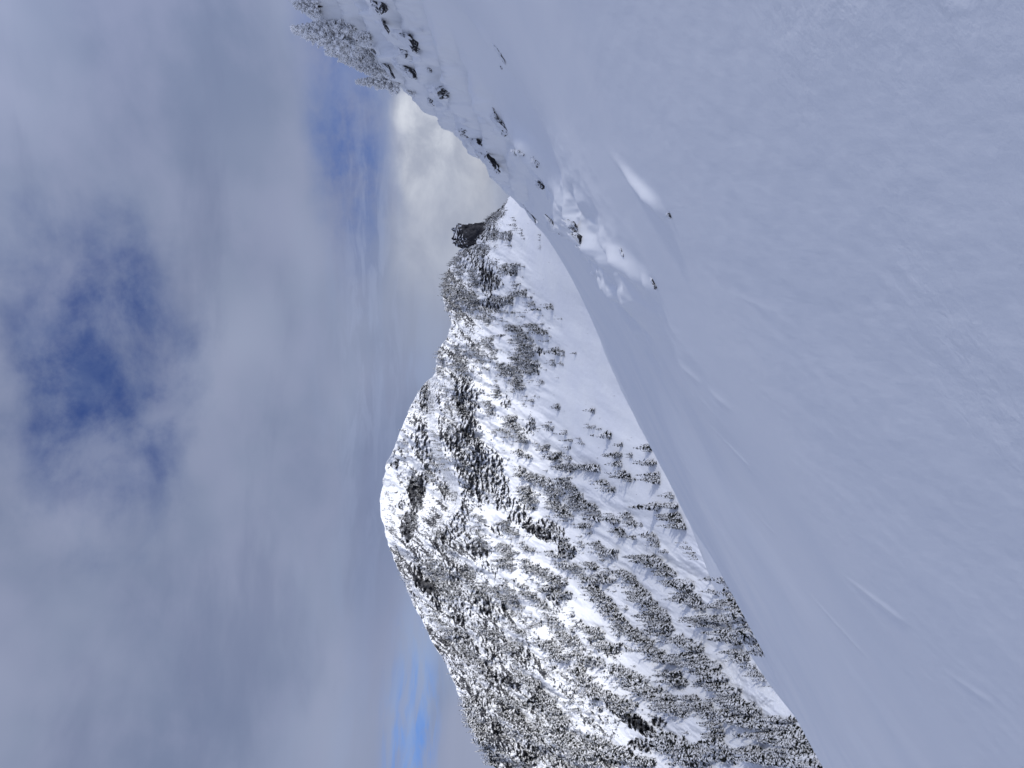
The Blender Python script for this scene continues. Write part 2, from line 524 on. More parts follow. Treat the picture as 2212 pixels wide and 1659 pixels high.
angs = np.radians(np.concatenate([np.linspace(-180, -44, 60)[:-1], np.linspace(-44, -31, 40)[:-1], np.linspace(-31, 31, 900)[:-1], np.linspace(31, 44, 40)[:-1], np.linspace(44, 180, 60)[:-1]]))
rad = np.concatenate([[0.0], np.geomspace(0.5, 20, 330), np.linspace(20.1, 70, 330), np.geomspace(71, 240, 40)])
RR, AA = np.meshgrid(rad, angs, indexing='ij')
GX, GY = RR * np.sin(AA), RR * np.cos(AA)
GZ = ground_z(GX, GY)
mesh = raw_mesh('snow_slope', np.stack([GX, GY, GZ], -1).reshape(-1, 3), grid_faces(len(rad), len(angs), True), [M_SNOW], smooth=True)
tag(obj('snow_slope', mesh), 'smooth blue-grey snow slope falling across the foreground', 'snow slope', kind='structure')

# ------------------------------------------------------------------ the mountain
SKY_Y = np.array([150, 300, 350, 415, 445, 468, 484, 500, 526, 540, 580, 615, 650, 700, 735, 760, 805, 850, 920, 1000, 1040, 1100, 1170, 1230, 1300, 1380, 1430, 1500, 1560, 1630, 1659, 1760, 1900, 2100], float)
SKY_X = np.array([1330, 1230, 1165, 1105, 1085, 1056, 1040, 1036, 1026, 990, 968, 956, 957, 976, 962, 945, 941, 899, 870, 836, 827, 819, 836, 861, 891, 931, 961, 991, 1011, 1051, 1071, 1130, 1230, 1400], float)
BOT = sorted([(y, x) for x, y in EDGE] + [(415, 1125), (380, 1110), (300, 1240), (150, 1340), (2100, 2050)])
BOT_Y, BOT_X = np.array([b_[0] for b_ in BOT], float), np.array([b_[1] for b_ in BOT], float)
# crest of the front face; behind it the summit dome stands back
FC_Y = np.array([640, 700, 760, 822, 880, 936, 986, 1038, 1091, 1120, 1165, 1215, 1260, 1300, 1400], float)
FC_X = np.array([930, 925, 935, 945, 946, 948, 960, 989, 1000, 975, 935, 915, 900, 880, 800], float)


_gy = np.arange(100, 2151, 2.0)


def smooth_prof(ys, vs, sig):
    v = np.interp(_gy, ys, vs)
    kx = np.arange(-3 * sig, 3 * sig + 1, 2.0)
    k = np.exp(-0.5 * (kx / sig) ** 2)
    k /= k.sum()
    return np.convolve(np.pad(v, len(k) // 2, mode='edge'), k, 'valid')[:len(_gy)]


G_Y0 = smooth_prof([100, 380, 600, 900, 1200, 1659, 2150], [700, 700, 715, 690, 570, 400, 330], 90)
G_Y1 = smooth_prof([100, 380, 500, 700, 900, 1100, 1300, 1500, 1659, 2150], [1030, 1030, 1020, 1010, 1040, 1080, 960, 800, 700, 560], 60)


G_XS = smooth_prof(SKY_Y, SKY_X, 60)
G_XB = smooth_prof(BOT_Y, BOT_X, 50)


def mtn_depth(x, y):
    xs, xb = np.interp(y, _gy, G_XS), np.interp(y, _gy, G_XB) + 60
    t = np.clip((xb - x) / np.maximum(xb - xs, 30), -0.3, 1.3)
    Y0 = np.interp(y, _gy, G_Y0)
    Y1 = np.interp(y, _gy, G_Y1)
    Y = Y0 + (Y1 - Y0) * np.sign(t) * np.abs(t) ** 1.08
    back = sstep(0, 26, np.interp(y, FC_Y, FC_X) - x) * sstep(640, 720, y) * sstep(1190, 1060, y)
    Y = Y + 110 * back
    return Y, t


# rock and cliff regions: (x, y, rx, ry, angle in degrees, strength); x runs down the mountain
ROCKS = [
    (1055, 603, 30, 42, 0, .62), (1066, 655, 26, 20, 10, .66), (1030, 570, 38, 36, 0, .42), (985, 640, 30, 60, 0, .30), (1040, 480, 42, 60, -35, .55), (1060, 455, 30, 35, -35, .66), (1082, 436, 22, 14, -40, .7), (1035, 545, 24, 22, 0, .5),
    (1005, 870, 34, 52, 0, .55), (992, 950, 40, 42, 5, .56), (1020, 915, 20, 24, 0, .5), (1052, 1025, 46, 68, 8, .53), (1080, 1060, 24, 44, 10, .53), (1030, 975, 30, 40, 0, .5), (1092, 1085, 18, 20, 0, .55),
    (928, 858, 22, 52, 0, .62), (935, 910, 20, 40, 0, .48), (900, 1062, 20, 44, 5, .78), (884, 1135, 18, 36, 10, .74), (962, 1060, 22, 24, 0, .5), (915, 950, 30, 50, 0, .46),
    (1168, 1151, 52, 13, 22, .85), (1222, 1188, 26, 18, 20, .62), (1125, 1120, 40, 22, 20, .5), (1032, 1187, 32, 18, 25, .68), (1080, 1145, 30, 30, 20, .4), (955, 1160, 28, 44, 0, .5), (992, 1130, 30, 40, 0, .42),
    (924, 1268, 40, 15, 25, .85), (905, 1225, 22, 30, 10, .5), (980, 1235, 60, 26, 25, .45), (1050, 1240, 40, 40, 20, .36),
    (1170, 840, 0, 0, 0, 0), (1168, 760, 14, 10, 0, .5), (1158, 800, 10, 16, 0, .5),
    (1052, 1320, 14, 10, 25, .7), (991, 1336, 22, 9, 25, .65), (1035, 1290, 40, 22, 25, .5), (1080, 1320, 40, 34, 25, .42), (1010, 1400, 44, 30, 25, .5), (1060, 1400, 44, 26, 25, .45), (1095, 1470, 34, 14, 22, .72),
    (1060, 1455, 34, 18, 25, .55), (1130, 1415, 34, 22, 25, .5), (1160, 1518, 26, 13, 35, .85), (1374, 1563, 50, 15, 32, .95), (1330, 1530, 30, 16, 25, .55), (1425, 1560, 20, 12, 10, .6), (1395, 1610, 40, 16, 5, .55),
    (1075, 1575, 16, 40, -10, .62), (1040, 1510, 30, 30, 20, .48), (1150, 1630, 50, 22, 0, .6), (1060, 1640, 30, 20, 0, .6), (1260, 1630, 40, 20, 10, .4), (1340, 1640, 50, 16, 5, .6), (1100, 1540, 26, 20, 10, .45),
    (1205, 1310, 14, 20, 0, .45), (1190, 1290, 10, 10, 0, .6), (1180, 1340, 20, 14, 0, .42), (1345, 1400, 30, 16, 0, .4), (1215, 1380, 50, 24, 10, .34), (1290, 1400, 50, 30, 10, .32), (1230, 1490, 60, 30, 15, .3),
    (1300, 1560, 70, 40, 15, .32), (1150, 1580, 50, 40, 10, .36), (1140, 925, 26, 20, 0, .34), (1146, 920, 14, 26, 0, .42), (1125, 1090, 36, 26, 10, .42), (1140, 1070, 16, 16, 0, .5), (1190, 1140, 40, 20, 20, .45),
    (1010, 760, 40, 40, 0, .22), (985, 800, 30, 40, 0, .26), (970, 700, 26, 36, 0, .3), (1000, 1040, 30, 70, 5, .36), (940, 1000, 40, 60, 0, .32), (960, 1280, 40, 40, 20, .4), (1010, 1330, 60, 50, 25, .35), (1100, 1400, 80, 60, 25, .28), (1050, 1500, 60, 60, 20, .34), (1120, 1600, 60, 60, 0, .36),
    (852, 1005, 10, 9, 0, .6), (866, 1090, 14, 12, 0, .42), (870, 930, 12, 16, 0, .3), (1095, 870, 14, 16, 0, .4), (1130, 985, 16, 8, 0, .4),
]
ROCKS = [q_ for q_ in ROCKS if q_[2] > 0]


def rock_field(x, y):
    f_ = np.zeros_like(x)
    wob = fbm(x / 26, y / 26, 3.3, 3)
    wob2 = fbm(x / 9, y / 9, 8.3, 3)
    for X, Y, rx, ry, an, st in ROCKS:
        a_ = math.radians(an)
        du, dv = (x - X) / rx, (y - Y) / ry
        ca, sa = math.cos(a_), math.sin(a_)
        dxx, dyy = x - X, y - Y
        du, dv = (dxx * ca + dyy * sa) / rx, (-dxx * sa + dyy * ca) / ry
        q_ = np.sqrt(du * du + dv * dv) + 0.45 * wob + 0.25 * wob2
        f_ = np.maximum(f_, (st * 0.97) * sstep(1.5, 0.4, q_))
    return f_


# open snow: the big apron and the gullies between the tree rows (no ribs, no rock)
G_LIM = smooth_prof([380, 480, 560, 640, 720, 800, 900, 960, 1050, 1200], [40, 60, 80, 105, 85, 130, 190, 165, 120, 70], 24)


def apron_field(x, y):
    xb = np.interp(y, BOT_Y, BOT_X)
    lim = np.interp(y, _gy, G_LIM)
    return sstep(lim + 30, lim - 40, xb - x) * sstep(1250, 1100, y)


NC, NR = 980, 560
yy = np.linspace(150, 2100, NC)
tt = np.linspace(-0.06, 1.0, NR)
xs_ = np.interp(yy, SKY_Y, SKY_X)
xb_ = np.interp(yy, BOT_Y, BOT_X) + 60
MX = xb_[None] + (xs_ - xb_)[None] * tt[:, None]
MY = np.broadcast_to(yy[None], MX.shape)
# the skyline itself is a little ragged
MX = MX + 6.0 * fbm(MY / 18, MX * 0 + 2.0, 0.5, 4) * sstep(0.85, 1.0, tt)[:, None]
RK = rock_field(MX, MY)
AP = apron_field(MX, MY)
D0, T0 = mtn_depth(MX, MY)
Rr, Hh = rh(MX, MY)
Xw, Zw = Rr * D0, Hh * D0
# ribs run down the fall line, towards the valley at the low end; cliffs break the surface where rock shows
fa = math.radians(35)
u_ = (MX * math.sin(fa) - MY * math.cos(fa)) * 0.55
v_ = (MX * math.cos(fa) + MY * math.sin(fa)) * 0.55
woodf = np.maximum(sstep(1160, 1320, MY) * sstep(0, -130, MX - 1190 - (MY - 1300) * 0.55), sstep(1120, 1040, MX))
rough = (1 - 0.93 * AP) * (0.3 + 0.7 * woodf)
disp = rough * (32 * fbm(u_ / 34, v_ / 110, 0.7, 4, True) + 16 * fbm(u_ / 13, v_ / 30, 4.2, 4))
disp = disp + 5.0 * fbm(u_ / 40, v_ / 160, 6.6, 2)
cl = sstep(0.15, 0.6, RK)
disp = disp + cl * (18 * fbm(MX / 11, MY / 15, 2.2, 4, True) + 5 * fbm(MX / 4.2, MY / 3.2, 5.5, 3)) + rough * 2.2 * fbm(MX / 5, MY / 5, 9.1, 3)
# ledges: rock faces stand steeper than the snow between them
ledge = (T0 * 30 + 3.0 * fbm(MX / 40, MY / 60, 1.1, 3))
disp = disp + rough * 4.0 * (ledge - np.floor(ledge) - 0.5) * cl
disp = disp - 8 * cl
# avalanche debris at the low end of the big gully
deb = sstep(34, 10, np.abs((MX - 1610) * 0.55 - (MY - 1480) * 0.83)) * sstep(1395, 1420, MY) * sstep(1560, 1520, MY) * sstep(1500, 1540, MX)
disp = disp + deb * 2.0 * fbm(MX / 5, MY / 9, 4.9, 4)
DEP = D0 + disp
MV = np.stack([Rr * DEP, DEP, Hh * DEP], -1)
# the far side of the crest falls away
backs = []
for k, dd in enumerate((12, 40, 110, 260, 520)):
    top = MV[-1]
    backs.append(np.stack([top[:, 0] * (1 + dd / 1500), top[:, 1] + dd, top[:, 2] - 0.72 * dd * dd / (dd + 22)], -1))
MVall = np.concatenate([MV, np.array(backs)], 0)
RKall = np.concatenate([RK, np.repeat(RK[-1:], 5, 0)], 0)
mesh = raw_mesh('mountain', MVall.reshape(-1, 3), grid_faces(NR + 5, NC), [M_MTN], smooth=True)
# background salt of small stones in the wooded part, none on the apron and in the open gullies
wood = sstep(1160, 1320, MY) * sstep(0, -130, MX - 1190 - (MY - 1300) * 0.55)
base_rk = 0.43 * np.maximum(wood, sstep(1060, 1010, MX))
fcx = np.interp(MY, FC_Y, FC_X)
dome = sstep(40, 70, fcx - MX) * sstep(760, 840, MY) * sstep(1230, 1180, MY)
rim = sstep(13, 5, np.abs(fcx + 4 - MX)) * sstep(780, 830, MY) * sstep(1110, 1070, MY)
base_rk = base_rk * (1 - 0.55 * dome)
RKt = np.maximum(RK, base_rk * rough) * (1 - 0.55 * rim * sstep(-0.25, 0.3, fbm(MX / 24, MY / 24, 6.1, 3)))
RKt = np.concatenate([RKt, np.repeat(RKt[-1:], 5, 0)], 0)
add_attr(mesh, 'rock', RKt)
tag(obj('mountain', mesh), 'snowy mountain with dark cliffs and a sunlit rounded summit', 'mountain', kind='structure')


def mtn_point(x, y):
    """nearest surface vertex of the mountain on the sight line of (x, y), interpolated"""
    fy = (y - 150) / (2100 - 150) * (NC - 1)
    j = int(np.clip(fy, 0, NC - 2))
    xs, xb = np.interp(y, SKY_Y, SKY_X), np.interp(y, BOT_Y, BOT_X) + 60
    t = (xb - x) / (xb - xs)
    fi = (t + 0.06) / 1.06 * (NR - 1)
    if fi < 0 or fi > NR - 1:
        return None
    i = int(min(fi, NR - 2))
    a_, b_ = fi - i, min(max(fy - j, 0), 1)
    d_ = (DEP[i, j] * (1 - a_) + DEP[i + 1, j] * a_) * (1 - b_) + (DEP[i, j + 1] * (1 - a_) + DEP[i + 1, j + 1] * a_) * b_
    r_, h_ = rh(x, y)
    return Vector((r_ * d_, d_, h_ * d_))


# valley ground far below, out to the horizon
a_ = np.linspace(0, 2 * math.pi, 97)[:-1]
rg = np.array([0, 300, 700, 1500, 4000, 12000])
VX, VY = rg[:, None] * np.sin(a_)[None], rg[:, None] * np.cos(a_)[None]
VZ = -330 + 25 * fbm(VX / 900, VY / 900, 0.4, 3)
mesh = raw_mesh('valley_ground', np.stack([VX, VY, VZ], -1).reshape(-1, 3), grid_faces(len(rg), 96, True), [M_CLUMP], smooth=True)
tag(obj('valley_ground', mesh), 'snow covered valley ground below the slope', 'ground', kind='structure')

# the lower shelf between the near slope and the mountain
SH = np.array([(1236, 480), (1366, 810), (1420, 952), (1452, 1033), (1480, 1097), (1492, 1137), (1510, 1185), (1532, 1242), (1554, 1296), (1572, 1325), (1610, 1398), (1655, 1468), (1682, 1504), (1708, 1537), (1735, 1568), (1800, 1680), (1900, 1850)], float)
sy = np.linspace(560, 1850, 300)
sx = np.interp(sy, SH[:, 1], SH[:, 0])
ss_ = np.linspace(0, 1, 40)
shx = sx[None] + 120 * ss_[:, None]
shy = np.broadcast_to(sy[None], shx.shape)
shd = 250 - 95 * ss_[:, None] ** 0.9 - (shy - 1000) * 0.06 + 1.5 * fbm(shx / 40, shy / 90, 0.2, 3)
r_, h_ = rh(shx, shy)
SV = np.stack([r_ * shd, shd, h_ * shd], -1)
bk = [np.stack([SV[0][:, 0], SV[0][:, 1] + dd, SV[0][:, 2] - 0.9 * dd * dd / (dd + 6)], -1) for dd in (60, 25, 10, 4, 1.5)]
SVall = np.concatenate([np.array(bk), SV], 0)
mesh = raw_mesh('snow_shelf', SVall.reshape(-1, 3), grid_faces(len(SVall), len(sy)), [M_SNOW], smooth=True)
tag(obj('snow_shelf', mesh), 'shaded snow shelf between the near slope and the wooded mountain', 'snow slope', kind='structure')


def shelf_point(x, y):
    e = np.interp(y, SH[:, 1], SH[:, 0])
    s = np.clip((x - e) / 120, 0, 1)
    d_ = 250 - 95 * s ** 0.9 - (y - 1000) * 0.06
    r_, h_ = rh(x, y)
    return Vector((r_ * d_, d_, h_ * d_))


# ------------------------------------------------------------------ conifers
OCT_F = np.array([(0, 2, 4), (2, 1, 4), (1, 3, 4), (3, 0, 4), (2, 0, 5), (1, 2, 5), (3, 1, 5), (0, 3, 5)])


def spindles(c, d, l, w, t, rng, snow_p=0.8):
    """flattened eight-sided branch pads: centre c, axis d, half length l, half width w, half thickness t"""
    n = len(c)
    up = np.tile([0, 0, 1.0], (n, 1))
    s = np.cross(d, up)
    s /= np.maximum(np.linalg.norm(s, axis=1), 1e-6)[:, None]
    uu = np.cross(s, d)
    j = lambda: 1 + 0.3 * rng.normal(size=(n, 1))
    V = np.stack([c + d * l[:, None], c - d * l[:, None] * j() * 0.8, c + s * w[:, None] * j(), c - s * w[:, None] * j(), c + uu * t[:, None] * j(), c - uu * t[:, None] * 0.8], 1)
    Fc = OCT_F[None] + (np.arange(n) * 6)[:, None, None]
    top = (np.arange(8) < 4)[None] & (rng.random((n, 1)) < snow_p)
    return V.reshape(-1, 3), Fc.reshape(-1, 3), top.reshape(-1).astype(int)


def crown_arrays(n, rbase, seed, power=0.85, low=0.04, gap=0.0, snow=0.8, fat=1.0):
    rng = np.random.default_rng(seed)
    u = low + (1 - low) * rng.random(n) ** 1.25
    u = np.sort(u)
    if gap:
        keep = np.sin(u * 40 + seed) > -1 + gap * 1.2
        u = u[keep]
    n = len(u)
    an = np.arange(n) * 2.39996 + rng.normal(size=n) * 0.4
    lob = 1 + 0.22 * np.sin(an * 2 + seed) + 0.15 * np.sin(an * 3 + u * 9 + seed * 2)
    R = rbase * (1 - u) ** power * (0.65 + 0.35 * rng.random(n)) * lob + 0.012
    R = np.where(u < low + 0.08, R * (0.75 + 0.25 * (u - low) / 0.08), R)
    droop = -0.35 - 0.3 * rng.random(n)
    d = np.stack([np.cos(an), np.sin(an), droop], 1)
    d /= np.linalg.norm(d, axis=1)[:, None]
    L = (0.42 * R + 0.016) * fat
    c = np.stack([np.cos(an) * R * 0.62, np.sin(an) * R * 0.62, u - 0.02 * rng.random(n)], 1)
    V, Fc, top = spindles(c, d, L, L * 0.52 + 0.006, L * 0.26 + 0.008, rng, snow)
    # leader shoot
    V = np.r_[V, np.array([[0.008, 0, 0.93], [-0.006, 0.008, 0.93], [-0.004, -0.008, 0.93], [0, 0, 1.02]])]
    k = len(V) - 4
    Fc = np.r_[Fc, [(k, k + 1, k + 3), (k + 1, k + 2, k + 3), (k + 2, k, k + 3)]]
    top = np.r_[top, [0, 1, 0]]
    return V, Fc, top


def trunk_arrays(r=0.016, h=0.93, seed=0, sides=6, segs=4, low=-0.10):
    rng = np.random.default_rng(seed + 50)
    z = np.linspace(low, h, segs + 1)
    V = []
    for q in z:
        rr2 = r * (1 - 0.88 * max(q, 0) / h)
        for k in range(sides):
            V.append((rr2 * math.cos(2 * math.pi * k / sides), rr2 * math.sin(2 * math.pi * k / sides), q))
    Fc = []
    for s in range(segs):
        for k in range(sides):
            a, b2 = s * sides + k, s * sides + (k + 1) % sides
            Fc += [(a, b2, b2 + sides), (a, b2 + sides, a + sides)]
    return np.array(V), np.array(Fc)


# kinds of tree: pads, base radius, taper, lowest branch, thinning, snow, fat
FORMS = {'dense': (150, 0.155, 0.85, 0.03, 0.0, 0.72, 1.2), 'narrow': (120, 0.10, 0.80, 0.04, 0.0, 0.66, 1.2), 'broad': (160, 0.21, 0.85, 0.02, 0.0, 0.78, 1.25),
         'open': (90, 0.145, 0.70, 0.22, 0.45, 0.66, 1.0), 'bare': (50, 0.14, 0.6, 0.25, 0.6, 0.5, 0.7)}
FORM_LIST = ['dense', 'dense', 'narrow', 'broad', 'dense', 'open', 'narrow']
PROTO = {}
for f_, (n, rb, pw, lo, gp, sn_, ft) in FORMS.items():
    for v in range(3):
        sd = 10 * len(PROTO) + v
        V, Fc, top = crown_arrays(n, rb, sd, pw, lo, gp, sn_, ft)
        cm = raw_mesh('conifer_crown', V, Fc, [M_NEEDLE, M_BSNOW], top)
        TV, TF = trunk_arrays(0.017 if f_ in ('open', 'bare') else 0.013, 0.93, sd)
        tm = raw_mesh('conifer_trunk', TV, TF, [M_BARK])
        PROTO[f_, v] = (cm, tm)
LOD = {}
for f_, (n, rb, pw, lo, gp, sn_, ft) in FORMS.items():
    for v in range(3):
        sd = 300 + 10 * len(LOD) + v
        V, Fc, top = crown_arrays(max(26, n // 4), rb, sd, pw, lo, gp, sn_ * 0.92, ft * 1.45)
        if f_ in ('open', 'bare'):
            TV, TF = trunk_arrays(0.017, 0.9, sd, 4, 1)
            Fc = np.r_[Fc, TF + len(V)]
            V = np.r_[V, TV]
            top = np.r_[top, np.full(len(TF), 2)]
        LOD[f_, v] = (V, Fc, top)

# where trees stand. A zoom frame: (x0, y0, scale) -> survey units.
FR = {'a': (864, 378, .293), 'b': (755, 810, .293), 'c': (918, 1188, .293), 'd': (1296, 1242, .2513), 'k': (945.6, 459, .12205)}
